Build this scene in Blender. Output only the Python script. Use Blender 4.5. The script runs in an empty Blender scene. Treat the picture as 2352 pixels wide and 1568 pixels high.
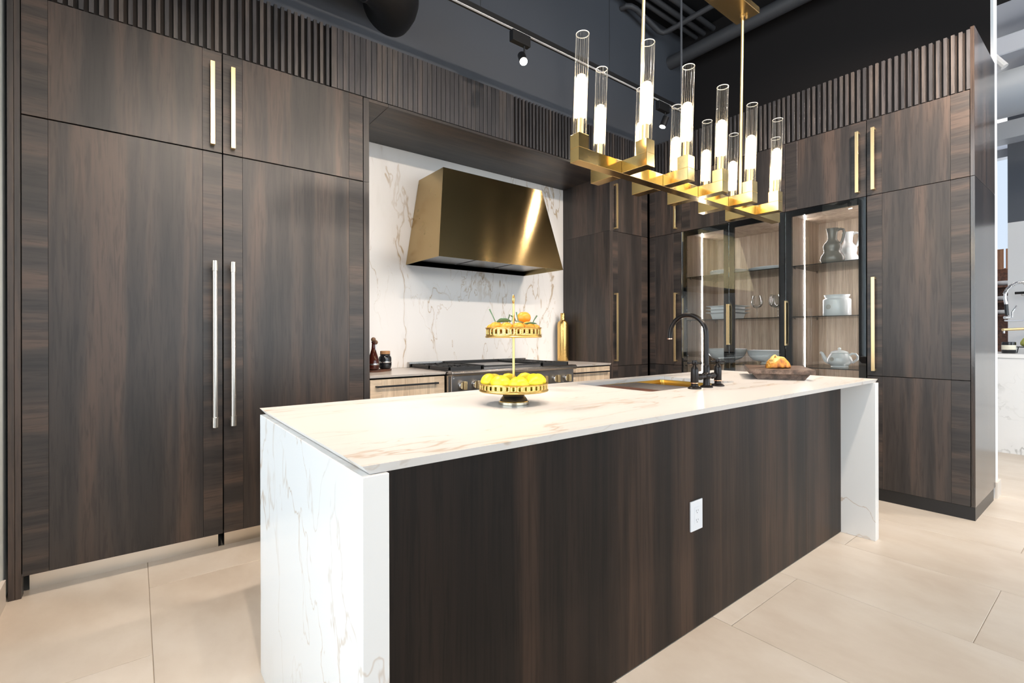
import bpy, bmesh, math, random
from mathutils import Vector, Matrix
random.seed(7)
PI = math.pi
S = bpy.context.scene
COL = S.collection

# ------------------------------------------------------------------ camera
FPX, YAW, ROLL = 1116.33, math.radians(37.815), math.radians(-0.144)
cam_d = bpy.data.cameras.new('camera')
cam_d.sensor_width = 36.0
cam_d.lens = FPX / 2352 * 36.0
cam_d.shift_y = -12.23 / 2352
cam_d.clip_start = 0.02
cam = bpy.data.objects.new('camera', cam_d)
COL.objects.link(cam)
_r = Vector((math.cos(YAW), -math.sin(YAW), 0)); _u = Vector((0, 0, 1)); _d = Vector((math.sin(YAW), math.cos(YAW), 0))
cr, cu = _r * math.cos(ROLL) + _u * math.sin(ROLL), _u * math.cos(ROLL) - _r * math.sin(ROLL)
cam.matrix_world = Matrix(((cr.x, cu.x, -_d.x, 0), (cr.y, cu.y, -_d.y, 0), (cr.z, cu.z, -_d.z, 1.17), (0, 0, 0, 1)))
S.camera = cam

# ------------------------------------------------------------------ world, daylight, exposure
W = bpy.data.worlds.new('sky'); S.world = W; W.use_nodes = True
W.node_tree.nodes['Background'].inputs[0].default_value = (0.72, 0.84, 1.0, 1)
W.node_tree.nodes['Background'].inputs[1].default_value = 1.0
S.view_settings.view_transform = 'Standard'
S.view_settings.look = 'None'
S.view_settings.exposure = 0.0
S.view_settings.gamma = 1.0
S.view_settings.use_curve_mapping = False
S.cycles.max_bounces = 9
S.cycles.diffuse_bounces = 4
S.cycles.glossy_bounces = 5
S.cycles.transparent_max_bounces = 24
S.cycles.transmission_bounces = 8
S.cycles.sample_clamp_indirect = 6.0
S.cycles.caustics_reflective = False
S.cycles.caustics_refractive = False
S.cycles.use_denoising = True

def area(name, loc, rot, sx, sy, power, color):
    l = bpy.data.lights.new(name, 'AREA'); l.shape = 'RECTANGLE'; l.size = sx; l.size_y = sy
    l.energy = power; l.color = color
    o = bpy.data.objects.new(name, l); COL.objects.link(o); o.location = loc; o.rotation_euler = rot
    return o
# daylight falling through the shopfront windows behind the camera
area('daylight_shopfront', (3.2, -5.25, 2.05), (PI / 2, 0, 0), 8.4, 3.5, 420, (0.86, 0.93, 1.0))
# daylight through the long side window left of the camera
area('daylight_left', (-0.72, -1.1, 2.0), (PI / 2, 0, -PI / 2), 7.4, 3.88, 390, (0.88, 0.94, 1.0))
# daylight through the side shopfront of the neighbouring showroom
area('daylight_side', (12.3, -1.5, 2.0), (PI / 2, 0, PI / 2), 6.0, 3.4, 420, (0.88, 0.94, 1.0))

def spot(name, loc, target, power, color, cone=70, blend=0.6, r=0.04):
    l = bpy.data.lights.new(name, 'SPOT'); l.energy = power; l.color = color
    l.spot_size = math.radians(cone); l.spot_blend = blend; l.shadow_soft_size = r
    o = bpy.data.objects.new(name, l); COL.objects.link(o); o.location = loc
    o.rotation_euler = (Vector(target) - Vector(loc)).to_track_quat('-Z', 'Y').to_euler()
    return o
WARM = (1.0, 0.85, 0.71)

# ------------------------------------------------------------------ materials
MATS = {}
class NT:
    def __init__(s, name):
        s.m = bpy.data.materials.new(name); s.m.use_nodes = True
        s.t = s.m.node_tree; s.n = s.t.nodes
        s.b = s.n['Principled BSDF']; s.out = s.n['Material Output']
        MATS[name] = s.m
    def a(s, typ, **kw):
        x = s.n.new(typ)
        for k, v in kw.items():
            if k.startswith('i_'):
                key = k[2:]; key = int(key) if key.isdigit() else key
                x.inputs[key].default_value = v
            else: setattr(x, k, v)
        return x
    def l(s, a, b): s.t.links.new(a, b)
    def math(s, op, a, b=None):
        x = s.n.new('ShaderNodeMath'); x.operation = op
        for i, v in enumerate((a, b)):
            if v is None: continue
            if isinstance(v, (int, float)): x.inputs[i].default_value = v
            else: s.l(v, x.inputs[i])
        return x.outputs[0]
    def mix(s, fac, a, b):
        x = s.n.new('ShaderNodeMix'); x.data_type = 'RGBA'
        for sock, v in ((x.inputs[0], fac), (x.inputs[6], a), (x.inputs[7], b)):
            if isinstance(v, (int, float)): sock.default_value = v
            elif isinstance(v, tuple): sock.default_value = (*v, 1) if len(v) == 3 else v
            else: s.l(v, sock)
        return x.outputs[2]
    def ramp(s, fac, stops):
        x = s.n.new('ShaderNodeValToRGB'); s.l(fac, x.inputs[0]); e = x.color_ramp.elements
        while len(e) < len(stops): e.new(0.5)
        for i, (p, c) in enumerate(stops):
            e[i].position = p; e[i].color = (*c, 1)
        return x.outputs[0]
    def set(s, **kw):
        for k, v in kw.items():
            k = k.replace('_', ' ')
            s.b.inputs[k].default_value = (*v, 1) if isinstance(v, tuple) and len(v) == 3 else v
        return s
    def bump(s, h, strength=0.1, dist=0.002):
        x = s.a('ShaderNodeBump', i_Strength=strength, i_Distance=dist); s.l(h, x.inputs['Height']); s.l(x.outputs[0], s.b.inputs['Normal'])

def simple(name, col, rough=0.5, metal=0.0, spec=0.5, **kw):
    t = NT(name); t.set(Base_Color=col, Roughness=rough, Metallic=metal); t.b.inputs['Specular IOR Level'].default_value = spec
    for k, v in kw.items(): t.set(**{k: v})
    return t.m

def objcoord(t, scale, rnd=40.0, rot=(0, 0, 0)):
    tc = t.a('ShaderNodeTexCoord'); oi = t.a('ShaderNodeObjectInfo')
    mp = t.a('ShaderNodeMapping'); mp.inputs['Scale'].default_value = scale; mp.inputs['Rotation'].default_value = rot
    t.l(tc.outputs['Object'], mp.inputs[0])
    if rnd:
        add = t.a('ShaderNodeVectorMath', operation='ADD'); t.l(mp.outputs[0], add.inputs[0])
        mu = t.math('MULTIPLY', oi.outputs['Random'], rnd); cb = t.a('ShaderNodeCombineXYZ')
        for i in range(3): t.l(mu, cb.inputs[i])
        t.l(cb.outputs[0], add.inputs[1]); return add.outputs[0]
    return mp.outputs[0]

def wood(name, scale, dark, mid, light, rough=0.42, fine=9.0, finestr=0.45, spec=0.5):
    t = NT(name)
    v = objcoord(t, scale)
    n1 = t.a('ShaderNodeTexNoise', i_Scale=1.0, i_Detail=3.0, i_Roughness=0.5, i_Distortion=0.35); t.l(v, n1.inputs[0])
    n2 = t.a('ShaderNodeTexNoise', i_Scale=fine, i_Detail=3.0, i_Roughness=0.6, i_Distortion=0.5); t.l(v, n2.inputs[0])
    c = t.ramp(n1.outputs[0], [(0.36, dark), (0.5, mid), (0.64, light)])
    f = t.ramp(n2.outputs[0], [(0.38, (0.30, 0.30, 0.30)), (0.50, (1, 1, 1)), (0.70, (1.25, 1.22, 1.18))])
    mu = t.a('ShaderNodeMix', data_type='RGBA', blend_type='MULTIPLY'); mu.inputs[0].default_value = finestr
    t.l(c, mu.inputs[6]); t.l(f, mu.inputs[7]); t.l(mu.outputs[2], t.b.inputs['Base Color'])
    t.set(Roughness=rough); t.b.inputs['Specular IOR Level'].default_value = spec
    t.bump(n2.outputs[0], 0.12, 0.0006)
    return t.m

DK = ((0.019, 0.0155, 0.0145), (0.034, 0.0268, 0.024), (0.066, 0.045, 0.0355))
wood('oak_v', (9, 9, 0.55), *DK)
wood('oak_hx', (0.8, 11, 11), *DK)
wood('oak_hy', (11, 0.8, 11), *DK)
wood('oak_island', (10, 10, 0.35), (0.0115, 0.0080, 0.0066), (0.022, 0.0140, 0.0105), (0.046, 0.027, 0.0185), spec=0.18)
wood('oak_gloss', (14, 14, 0.5), *DK, rough=0.17, spec=0.8)
wood('oak_gap_shade', (14, 14, 0.8), (0.008, 0.006, 0.0055), (0.014, 0.010, 0.0085), (0.026, 0.017, 0.013), spec=0.2)  # backing colour darkened to carry the shade between slats
wood('oak_slat_sheen', (14, 14, 0.8), (0.034, 0.032, 0.034), (0.052, 0.048, 0.050), (0.080, 0.066, 0.060), rough=0.38)  # slat colour lightened and blued to carry the daylight sheen
wood('ash_v', (26, 26, 0.8), (0.50, 0.38, 0.27), (0.60, 0.47, 0.34), (0.68, 0.55, 0.41), rough=0.5, finestr=0.3)
wood('ash_h', (1.0, 24, 24), (0.50, 0.38, 0.27), (0.60, 0.47, 0.34), (0.68, 0.55, 0.41), rough=0.5, finestr=0.3)
wood('elm_v', (22, 22, 0.7), (0.30, 0.22, 0.165), (0.38, 0.29, 0.22), (0.45, 0.35, 0.27), rough=0.5, finestr=0.35)
wood('walnut_board', (3, 30, 30), (0.060, 0.036, 0.024), (0.115, 0.07, 0.048), (0.19, 0.125, 0.09), rough=0.55)
wood('tray_wood', (4, 30, 30), (0.05, 0.02, 0.012), (0.09, 0.035, 0.02), (0.13, 0.055, 0.03), rough=0.5)
wood('ball_wood', (20, 20, 6), (0.13, 0.07, 0.04), (0.2, 0.11, 0.06), (0.26, 0.15, 0.09), rough=0.5)
wood('copper_wood', (6, 30, 30), (0.07, 0.022, 0.012), (0.11, 0.036, 0.018), (0.15, 0.05, 0.026), rough=0.4)
wood('far_wood', (40, 40, 1), (0.16, 0.07, 0.035), (0.24, 0.11, 0.055), (0.3, 0.15, 0.08), rough=0.5)

def marble(name, scale, rot, base, veincol, width=0.018, amount=0.85, thr=(0.42, 0.62), rough=0.22, gray=0.06, big=1.0):
    t = NT(name)
    v = objcoord(t, scale, 0, rot)
    nd = t.a('ShaderNodeTexNoise', i_Scale=1.6 * big, i_Detail=4.0, i_Roughness=0.55); t.l(v, nd.inputs[0])
    sub = t.a('ShaderNodeVectorMath', operation='SUBTRACT'); t.l(nd.outputs['Color'], sub.inputs[0]); sub.inputs[1].default_value = (0.5, 0.5, 0.5)
    sc = t.a('ShaderNodeVectorMath', operation='SCALE'); t.l(sub.outputs[0], sc.inputs[0]); sc.inputs['Scale'].default_value = 0.9
    ad = t.a('ShaderNodeVectorMath', operation='ADD'); t.l(v, ad.inputs[0]); t.l(sc.outputs[0], ad.inputs[1])
    def vein(s, w, off):
        o = t.a('ShaderNodeVectorMath', operation='ADD'); t.l(ad.outputs[0], o.inputs[0]); o.inputs[1].default_value = off
        n = t.a('ShaderNodeTexNoise', i_Scale=s * big, i_Detail=6.0, i_Roughness=0.50); t.l(o.outputs[0], n.inputs[0])
        d = t.math('ABSOLUTE', t.math('SUBTRACT', n.outputs[0], 0.5))
        mr = t.a('ShaderNodeMapRange'); mr.interpolation_type = 'SMOOTHSTEP'
        t.l(d, mr.inputs[0]); mr.inputs[1].default_value = 0.0; mr.inputs[2].default_value = w; mr.inputs[3].default_value = 1.0; mr.inputs[4].default_value = 0.0
        return mr.outputs[0]
    def mask(s, off, lo, hi):
        o = t.a('ShaderNodeVectorMath', operation='ADD'); t.l(v, o.inputs[0]); o.inputs[1].default_value = off
        n = t.a('ShaderNodeTexNoise', i_Scale=s * big, i_Detail=2.0); t.l(o.outputs[0], n.inputs[0])
        mr = t.a('ShaderNodeMapRange'); t.l(n.outputs[0], mr.inputs[0]); mr.inputs[1].default_value = lo; mr.inputs[2].default_value = hi
        return mr.outputs[0]
    v1 = t.math('MULTIPLY', vein(1.3, width, (0, 0, 0)), mask(1.7, (7, 3, 1), *thr))
    v2 = t.math('MULTIPLY', vein(2.6, width * 0.8, (3, 9, 4)), mask(2.3, (1, 8, 5), thr[0] + 0.05, thr[1] + 0.06))
    halo = t.math('MULTIPLY', vein(1.3, width * 7, (0, 0, 0)), mask(1.7, (7, 3, 1), *thr))
    c0 = t.mix(t.math('MULTIPLY', halo, gray), base, tuple(x * 0.55 for x in veincol))
    vv = t.math('MULTIPLY', t.math('MINIMUM', t.math('ADD', v1, t.math('MULTIPLY', v2, 0.7)), 1.0), amount)
    c1 = t.mix(vv, c0, veincol)
    t.l(c1, t.b.inputs['Base Color']); t.set(Roughness=rough)
    return t.m
marble('marble_top', (0.42, 2.0, 1.0), (0, 0, 0.10), (0.735, 0.70, 0.67), (0.42, 0.29, 0.17), width=0.009, amount=0.62, rough=0.34, thr=(0.36, 0.56))
marble('marble_side', (1.3, 1.3, 0.62), (0.35, 0.25, 0.4), (0.76, 0.755, 0.745), (0.44, 0.29, 0.17), width=0.0075, amount=0.75, thr=(0.32, 0.54), big=0.7)
marble('marble_splash', (1.15, 0.6, 0.42), (0.0, 0.45, 0.0), (0.87, 0.845, 0.83), (0.47, 0.34, 0.20), width=0.0075, amount=0.85, thr=(0.38, 0.56))
marble('marble_counter', (1.0, 1.4, 1.0), (0, 0, 0.3), (0.74, 0.68, 0.63), (0.42, 0.3, 0.2), width=0.012, amount=0.5)
marble('marble_far', (1.0, 1.0, 1.0), (0.5, 0, 0.4), (0.80, 0.81, 0.82), (0.33, 0.34, 0.34), width=0.014, amount=0.7)

def tilemat():
    t = NT('tile')
    v = objcoord(t, (1.0, 0.55, 1), 90)
    n1 = t.a('ShaderNodeTexNoise', i_Scale=2.2, i_Detail=4.0, i_Roughness=0.55, i_Distortion=0.6); t.l(v, n1.inputs[0])
    n2 = t.a('ShaderNodeTexNoise', i_Scale=9.0, i_Detail=5.0, i_Roughness=0.65); t.l(v, n2.inputs[0])
    c = t.ramp(n1.outputs[0], [(0.3, (0.60, 0.515, 0.43)), (0.5, (0.67, 0.595, 0.51)), (0.72, (0.73, 0.665, 0.59))])
    f = t.ramp(n2.outputs[0], [(0.3, (0.9, 0.88, 0.86)), (0.6, (1, 1, 1))])
    mu = t.a('ShaderNodeMix', data_type='RGBA', blend_type='MULTIPLY'); mu.inputs[0].default_value = 0.6
    t.l(c, mu.inputs[6]); t.l(f, mu.inputs[7]); t.l(mu.outputs[2], t.b.inputs['Base Color'])
    t.set(Roughness=0.34); t.bump(n2.outputs[0], 0.05, 0.001)
tilemat()
simple('grout', (0.46, 0.39, 0.32), 0.8)

def metal(name, col, rough, brushed=None, strength=0.04):
    t = NT(name); t.set(Base_Color=col, Roughness=rough, Metallic=1.0)
    if brushed:
        v = objcoord(t, brushed, 10)
        n = t.a('ShaderNodeTexNoise', i_Scale=6.0, i_Detail=3.0); t.l(v, n.inputs[0])
        t.bump(n.outputs[0], strength, 0.001)
        mr = t.a('ShaderNodeMapRange'); t.l(n.outputs[0], mr.inputs[0]); mr.inputs[3].default_value = rough * 0.8; mr.inputs[4].default_value = rough * 1.3
        t.l(mr.outputs[0], t.b.inputs['Roughness'])
    return t.m
metal('brass_satin', (0.86, 0.64, 0.34), 0.33)
metal('brass_hood', (0.50, 0.36, 0.17), 0.24, (1.5, 1.5, 1.5), 0.02)
t = NT('brass_mirror'); t.set(Base_Color=(0.46, 0.33, 0.155), Metallic=1.0, Roughness=0.145)
t.b.inputs['Anisotropic'].default_value = 1.0
cb = t.a('ShaderNodeCombineXYZ', i_X=0.0, i_Y=0.194, i_Z=0.981); t.l(cb.outputs[0], t.b.inputs['Tangent'])
metal('brass_chand', (0.80, 0.58, 0.25), 0.13, (4, 4, 4), 0.02)
metal('gold_stand', (0.86, 0.60, 0.20), 0.28)
metal('steel', (0.50, 0.475, 0.455), 0.24)
metal('steel_warm', (0.72, 0.66, 0.58), 0.30)
metal('steel_dark', (0.30, 0.28, 0.27), 0.3)
metal('nickel', (0.80, 0.76, 0.70), 0.30)
metal('chrome', (0.86, 0.86, 0.87), 0.08)
metal('sink_brass', (0.72, 0.45, 0.10), 0.3)
metal('foot_nickel', (0.78, 0.72, 0.58), 0.16)
metal('copper', (0.85, 0.45, 0.28), 0.2)
t = NT('gold_hammered'); t.set(Base_Color=(0.80, 0.52, 0.18), Metallic=1.0, Roughness=0.24)
v = objcoord(t, (1, 1, 1), 0); n = t.a('ShaderNodeTexVoronoi', i_Scale=150.0); t.l(v, n.inputs[0]); t.bump(n.outputs[0], 0.5, 0.002)

simple('bronze_black', (0.016, 0.014, 0.014), 0.28, 0.6)
simple('black_metal', (0.008, 0.008, 0.009), 0.4)
simple('black_gap', (0.004, 0.004, 0.004), 0.8, spec=0.1)
simple('black_frame', (0.010, 0.010, 0.011), 0.06)
simple('cast_iron', (0.014, 0.014, 0.015), 0.5)
simple('black_toe', (0.008, 0.008, 0.009), 0.35)
simple('wall_slate', (0.080, 0.086, 0.102), 0.75, spec=0.25)
simple('wall_black', (0.016, 0.014, 0.014), 0.8, spec=0.15)
simple('ceiling_black', (0.012, 0.012, 0.013), 0.85, spec=0.15)
simple('pipe_dark', (0.055, 0.055, 0.060), 0.55)
simple('duct_black', (0.006, 0.006, 0.007), 0.5)
simple('white_paint', (0.82, 0.83, 0.85), 0.6)
simple('pale_wall', (0.78, 0.84, 0.85), 0.35)
simple('baseboard', (0.66, 0.60, 0.54), 0.5)
simple('deck_grey', (0.42, 0.45, 0.52), 0.6)
simple('duct_grey', (0.30, 0.33, 0.38), 0.45)
simple('slate_far', (0.075, 0.085, 0.105), 0.7)
simple('grey_far', (0.70, 0.71, 0.73), 0.6)
simple('plastic_white', (0.83, 0.84, 0.87), 0.35)
simple('plastic_slot', (0.12, 0.12, 0.13), 0.5)
simple('china', (0.82, 0.83, 0.84), 0.12)
simple('china_grey', (0.20, 0.18, 0.155), 0.2)
simple('crest', (0.36, 0.29, 0.20), 0.5)
simple('track_strip', (0.75, 0.75, 0.78), 0.3)
simple('rim_glass', (0.9, 0.88, 0.84), 0.15)
simple('cork', (0.42, 0.23, 0.11), 0.8)
simple('cord', (0.12, 0.12, 0.13), 0.6)
simple('leaf', (0.10, 0.20, 0.09), 0.4)
simple('stem', (0.11, 0.20, 0.10), 0.5)
simple('orange_white', (0.8, 0.72, 0.55), 0.5)
simple('window_frame', (0.05, 0.05, 0.055), 0.4)
simple('red_amber', (0.045, 0.006, 0.003), 0.08)
simple('jar_black', (0.010, 0.011, 0.014), 0.1)
simple('pear', (0.42, 0.45, 0.10), 0.4)
simple('wine_glass_dark', (0.012, 0.012, 0.012), 0.12)
simple('label_cream', (0.75, 0.72, 0.6), 0.6)

def fruit(name, c0, c1, scale, bs):
    t = NT(name); v = objcoord(t, (1, 1, 1), 9)
    n = t.a('ShaderNodeTexNoise', i_Scale=scale, i_Detail=3.0); t.l(v, n.inputs[0])
    t.l(t.mix(n.outputs[0], c0, c1), t.b.inputs['Base Color']); t.set(Roughness=0.38)
    t.b.inputs['Subsurface Weight'].default_value = 0.0
    p = t.a('ShaderNodeTexNoise', i_Scale=bs, i_Detail=1.0); t.l(v, p.inputs[0]); t.bump(p.outputs[0], 0.15, 0.001)
fruit('lemon', (0.92, 0.66, 0.015), (0.95, 0.78, 0.04), 30, 350)
fruit('mandarin', (0.86, 0.24, 0.012), (0.92, 0.38, 0.03), 40, 400)

def bread():
    t = NT('bread'); tc = t.a('ShaderNodeTexCoord')
    n = t.a('ShaderNodeTexNoise', i_Scale=28.0, i_Detail=5.0, i_Distortion=0.6); t.l(tc.outputs['Object'], n.inputs[0])
    c = t.ramp(n.outputs[0], [(0.3, (0.20, 0.055, 0.012)), (0.5, (0.55, 0.20, 0.02)), (0.7, (0.72, 0.36, 0.05))])
    t.l(c, t.b.inputs['Base Color']); t.set(Roughness=0.55); t.bump(n.outputs[0], 0.5, 0.004)
bread()
t = NT('bread_score'); tc = t.a('ShaderNodeTexCoord')
n = t.a('ShaderNodeTexNoise', i_Scale=40.0, i_Detail=4.0); t.l(tc.outputs['Object'], n.inputs[0])
t.l(t.ramp(n.outputs[0], [(0.35, (0.62, 0.34, 0.08)), (0.65, (0.88, 0.62, 0.24))]), t.b.inputs['Base Color']); t.set(Roughness=0.7); t.bump(n.outputs[0], 0.4, 0.003)

def thin_glass(name, tint=(1, 1, 1), rough=0.0, ior=1.5, lo=None):
    t = NT(name)
    tr = t.a('ShaderNodeBsdfTransparent'); tr.inputs[0].default_value = (*tint, 1)
    gl = t.a('ShaderNodeBsdfGlossy'); gl.inputs['Roughness'].default_value = rough
    if lo is None:
        fr = t.a('ShaderNodeFresnel', i_IOR=ior).outputs[0]
    else:
        lw = t.a('ShaderNodeLayerWeight', i_Blend=lo[0]); fr = t.math('MULTIPLY', lw.outputs['Facing'], lo[1])
    mx = t.a('ShaderNodeMixShader'); t.l(fr, mx.inputs[0]); t.l(tr.outputs[0], mx.inputs[1]); t.l(gl.outputs[0], mx.inputs[2])
    t.l(mx.outputs[0], t.out.inputs[0]); return t.m
thin_glass('pane', (0.97, 0.98, 0.97), 0.0, 1.55)
thin_glass('shelf_glass', (0.86, 0.88, 0.87), 0.0, 1.5)
t = NT('tube_glass')
tr = t.a('ShaderNodeBsdfTransparent'); tr.inputs[0].default_value = (0.95, 0.95, 0.94, 1)
gl = t.a('ShaderNodeBsdfGlossy'); gl.inputs['Roughness'].default_value = 0.12
df = t.a('ShaderNodeBsdfTranslucent'); df.inputs[0].default_value = (0.9, 0.9, 0.9, 1)
m1 = t.a('ShaderNodeMixShader', i_0=0.45); t.l(gl.outputs[0], m1.inputs[1]); t.l(df.outputs[0], m1.inputs[2])
lw = t.a('ShaderNodeLayerWeight', i_Blend=0.5); fc = t.math('MULTIPLY', t.math('POWER', lw.outputs['Facing'], 2.2), 0.75)
mx = t.a('ShaderNodeMixShader'); t.l(fc, mx.inputs[0]); t.l(tr.outputs[0], mx.inputs[1]); t.l(m1.outputs[0], mx.inputs[2]); t.l(mx.outputs[0], t.out.inputs[0])
thin_glass('wine_glass', (0.965, 0.97, 0.97), 0.03, lo=(0.30, 0.8))
simple('shelf_edge', (0.012, 0.016, 0.016), 0.15)

def emit(name, col, strength):
    t = NT(name); e = t.a('ShaderNodeEmission', i_Strength=strength); e.inputs[0].default_value = (*col, 1)
    t.l(e.outputs[0], t.out.inputs[0]); return t.m
emit('bulb', (1.0, 0.74, 0.42), 21.0)
emit('led', (1.0, 0.95, 0.94), 66.0)
emit('lamp_face', (1.0, 0.86, 0.68), 160.0)
emit('added_tube_glow', (1.0, 0.90, 0.76), 45.0)
emit('screen_blue', (0.05, 0.08, 0.5), 0.6)

# ------------------------------------------------------------------ mesh helpers
OFF = {}
class B:
    def __init__(s): s.bm = bmesh.new()
    def face(s, vs):
        try: return s.bm.faces.new(vs)
        except ValueError: return None
    def hexa(s, p):   # 8 points: bottom 4 ccw, top 4 ccw
        v = [s.bm.verts.new(q) for q in p]
        for f in ((0, 3, 2, 1), (4, 5, 6, 7), (0, 1, 5, 4), (1, 2, 6, 5), (2, 3, 7, 6), (3, 0, 4, 7)): s.face([v[i] for i in f])
        return s
    def box(s, x0, x1, y0, y1, z0, z1):
        return s.hexa([(x0, y0, z0), (x1, y0, z0), (x1, y1, z0), (x0, y1, z0), (x0, y0, z1), (x1, y0, z1), (x1, y1, z1), (x0, y1, z1)])
    def rings(s, rings, closed=True, cap=True):
        R = [[s.bm.verts.new(q) for q in r] for r in rings]
        k = len(R[0])
        for a, b in zip(R, R[1:]):
            for i in range(k if closed else k - 1):
                j = (i + 1) % k; s.face([a[i], a[j], b[j], b[i]])
        if cap:
            s.face(list(reversed(R[0]))); s.face(R[-1])
        return s
    def lathe(s, prof, c=(0, 0, 0), seg=32, cap=True):
        rr = []
        for r, z in prof:
            r = max(r, 1e-5)
            rr.append([(c[0] + r * math.cos(2 * PI * i / seg), c[1] + r * math.sin(2 * PI * i / seg), c[2] + z) for i in range(seg)])
        return s.rings(rr, True, cap)
    def tube(s, pts, r, seg=12, cap=True):
        pts = [Vector(p) for p in pts]; n = len(pts)
        rad = r if isinstance(r, (list, tuple)) else [r] * n
        tan = [(pts[min(i + 1, n - 1)] - pts[max(i - 1, 0)]).normalized() for i in range(n)]
        ref = Vector((0, 0, 1)) if abs(tan[0].z) < 0.9 else Vector((1, 0, 0))
        u = tan[0].cross(ref).normalized(); out = []
        for i in range(n):
            u = (u - tan[i] * u.dot(tan[i])).normalized(); w = tan[i].cross(u)
            out.append([tuple(pts[i] + (u * math.cos(2 * PI * k / seg) + w * math.sin(2 * PI * k / seg)) * rad[i]) for k in range(seg)])
        return s.rings(out, True, cap)
    def cyl(s, a, b, r, seg=16): return s.tube([a, b], r, seg)
    def prism(s, poly, axis, a0, a1):   # poly of 2D points extruded along axis
        def P(q, a):
            return {'x': (a, q[0], q[1]), 'y': (q[0], a, q[1]), 'z': (q[0], q[1], a)}[axis]
        return s.rings([[P(q, a0) for q in poly], [P(q, a1) for q in poly]])
    def ball(s, c, r, seg=16, sz=1.0):
        pr = [(r * math.sin(PI * i / 10), -r * sz * math.cos(PI * i / 10)) for i in range(11)]
        return s.lathe(pr, c, seg)
    def xf(s, m): bmesh.ops.transform(s.bm, matrix=m, verts=s.bm.verts); return s
    def make(s, name, mat, parent=None, bevel=0, smooth=False, ang=35, loc=None, seg=1):
        bm = s.bm
        bmesh.ops.recalc_face_normals(bm, faces=bm.faces)
        if bevel:
            ed = [e for e in bm.edges if len(e.link_faces) == 2 and e.calc_face_angle(0) > 0.5]
            bmesh.ops.bevel(bm, geom=ed, offset=bevel, segments=seg, profile=0.6, affect='EDGES', clamp_overlap=True)
        off = OFF.get(parent.name, Vector()) if parent else Vector(loc or (0, 0, 0))
        bmesh.ops.translate(bm, verts=bm.verts, vec=-off)
        me = bpy.data.meshes.new(name); bm.to_mesh(me); bm.free()
        if mat: me.materials.append(MATS[mat])
        if smooth:
            me.polygons.foreach_set('use_smooth', [True] * len(me.polygons))
            me.set_sharp_from_angle(angle=math.radians(ang))
        o = bpy.data.objects.new(name, me); COL.objects.link(o)
        if parent: o.parent = parent
        else: o.location = off
        OFF[o.name] = off
        return o
def tag(o, label=None, cat=None, group=None, kind=None):
    if label: o['label'] = label
    if cat: o['category'] = cat
    if group: o['group'] = group
    if kind: o['kind'] = kind
    return o
def thing(name, loc, label, cat, group=None):
    o = bpy.data.objects.new(name, None); COL.objects.link(o); o.location = loc; o.empty_display_size = 0.05
    OFF[o.name] = Vector(loc); return tag(o, label, cat, group)
def struct(name, b, mat, **kw): return tag(b.make(name, mat, **kw), kind='structure')
def copy_tree(o, parent=None):
    c = o.copy(); COL.objects.link(c); c.parent = parent
    for ch in o.children: copy_tree(ch, c)
    return c
def box(*a): return B().box(*a)
def run(ax, a0, a1, d0, d1, z0, z1):     # box on a run facing -y (ax 'y') or -x (ax 'x')
    return box(a0, a1, d0, d1, z0, z1) if ax == 'y' else box(d0, d1, a0, a1, z0, z1)

# ------------------------------------------------------------------ room shell
floor = struct('floor', box(-0.62, 12.5, -5.2, 5.2, -0.10, -0.0035), 'grout')
TW, TL = 0.6165, 1.2225
tile_me = {}
for k in range(-1, 15):
    x0, x1 = 0.05 + TW * k, 0.05 + TW * (k + 1)
    x0 = max(x0, -0.455)
    base = 1.008 if k % 2 else 0.387
    for j in range(-4, 3):
        y0 = base + TL * j; y1 = y0 + TL
        if y0 > 3.2 or y1 < -4.2: continue
        if x0 > 5.1 and (y1 < -2.2): continue
        g = 0.0013
        w = round(x1 - x0, 4)
        key = w
        if key not in tile_me:
            o = box(-w / 2 + g, w / 2 - g, -TL / 2 + g, TL / 2 - g, -0.0035, 0).make('tile', 'tile', floor, bevel=0.0007)
            tile_me[key] = o.data
        else:
            o = bpy.data.objects.new('tile', tile_me[key]); COL.objects.link(o); o.parent = floor
        o.location = ((x0 + x1) / 2, (y0 + y1) / 2, 0)

b = box(-0.62, 4.97, 3.74, 3.95, 0, 4.5); b.box(-0.62, 4.86, 3.13, 3.74, 2.76, 4.5)
struct('wall_back', b, 'wall_slate')
struct('wall_right', box(4.862, 4.99, 0.648, 3.74, 0, 4.5), 'wall_black')
struct('trim_1', box(4.862, 5.0, 0.633, 0.648, 0, 4.5), 'white_paint')
struct('wall_right_outer', box(4.99, 5.0, 0.648, 3.74, 0, 4.5), 'white_paint')
struct('baseboard_right', box(4.862, 5.014, 0.618, 0.633, 0, 0.115), 'baseboard')
struct('baseboard_right_outer', box(5.0, 5.014, 0.633, 3.6, 0, 0.115), 'baseboard')
b = box(-0.62, -0.462, 2.66, 3.74, 0, 4.5); b.box(-0.62, -0.462, -5.2, 2.66, 0, 0.03); b.box(-0.62, -0.462, -5.2, 2.66, 3.95, 4.5)
struct('wall_left', b, 'pale_wall')
wl = struct('window_2', box(-0.56, -0.50, -5.0, 2.66, 0.03, 0.06), 'window_frame')
for k in range(6):
    y = -4.97 + k * 1.52
    box(-0.57, -0.49, y - 0.03, y + 0.03, 0.06, 3.95).make('mullion', 'window_frame', wl)
for k in range(5):
    y = -4.97 + k * 1.52
    box(-0.534, -0.526, y + 0.03, y + 1.49, 0.06, 3.95).make('pane', 'pane', wl)
struct('baseboard_left', box(-0.462, -0.448, 2.66, 3.04, 0, 0.11), 'baseboard')
struct('ceiling', box(-0.62, 6.9, -5.2, 5.2, 4.5, 4.6), 'ceiling_black')
struct('ceiling_annex', box(6.9, 12.5, -5.2, 5.2, 4.5, 4.6), 'deck_grey')
struct('wall_annex_far', box(12.5, 12.6, 1.6, 5.2, 0, 4.5), 'grey_far')
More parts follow.
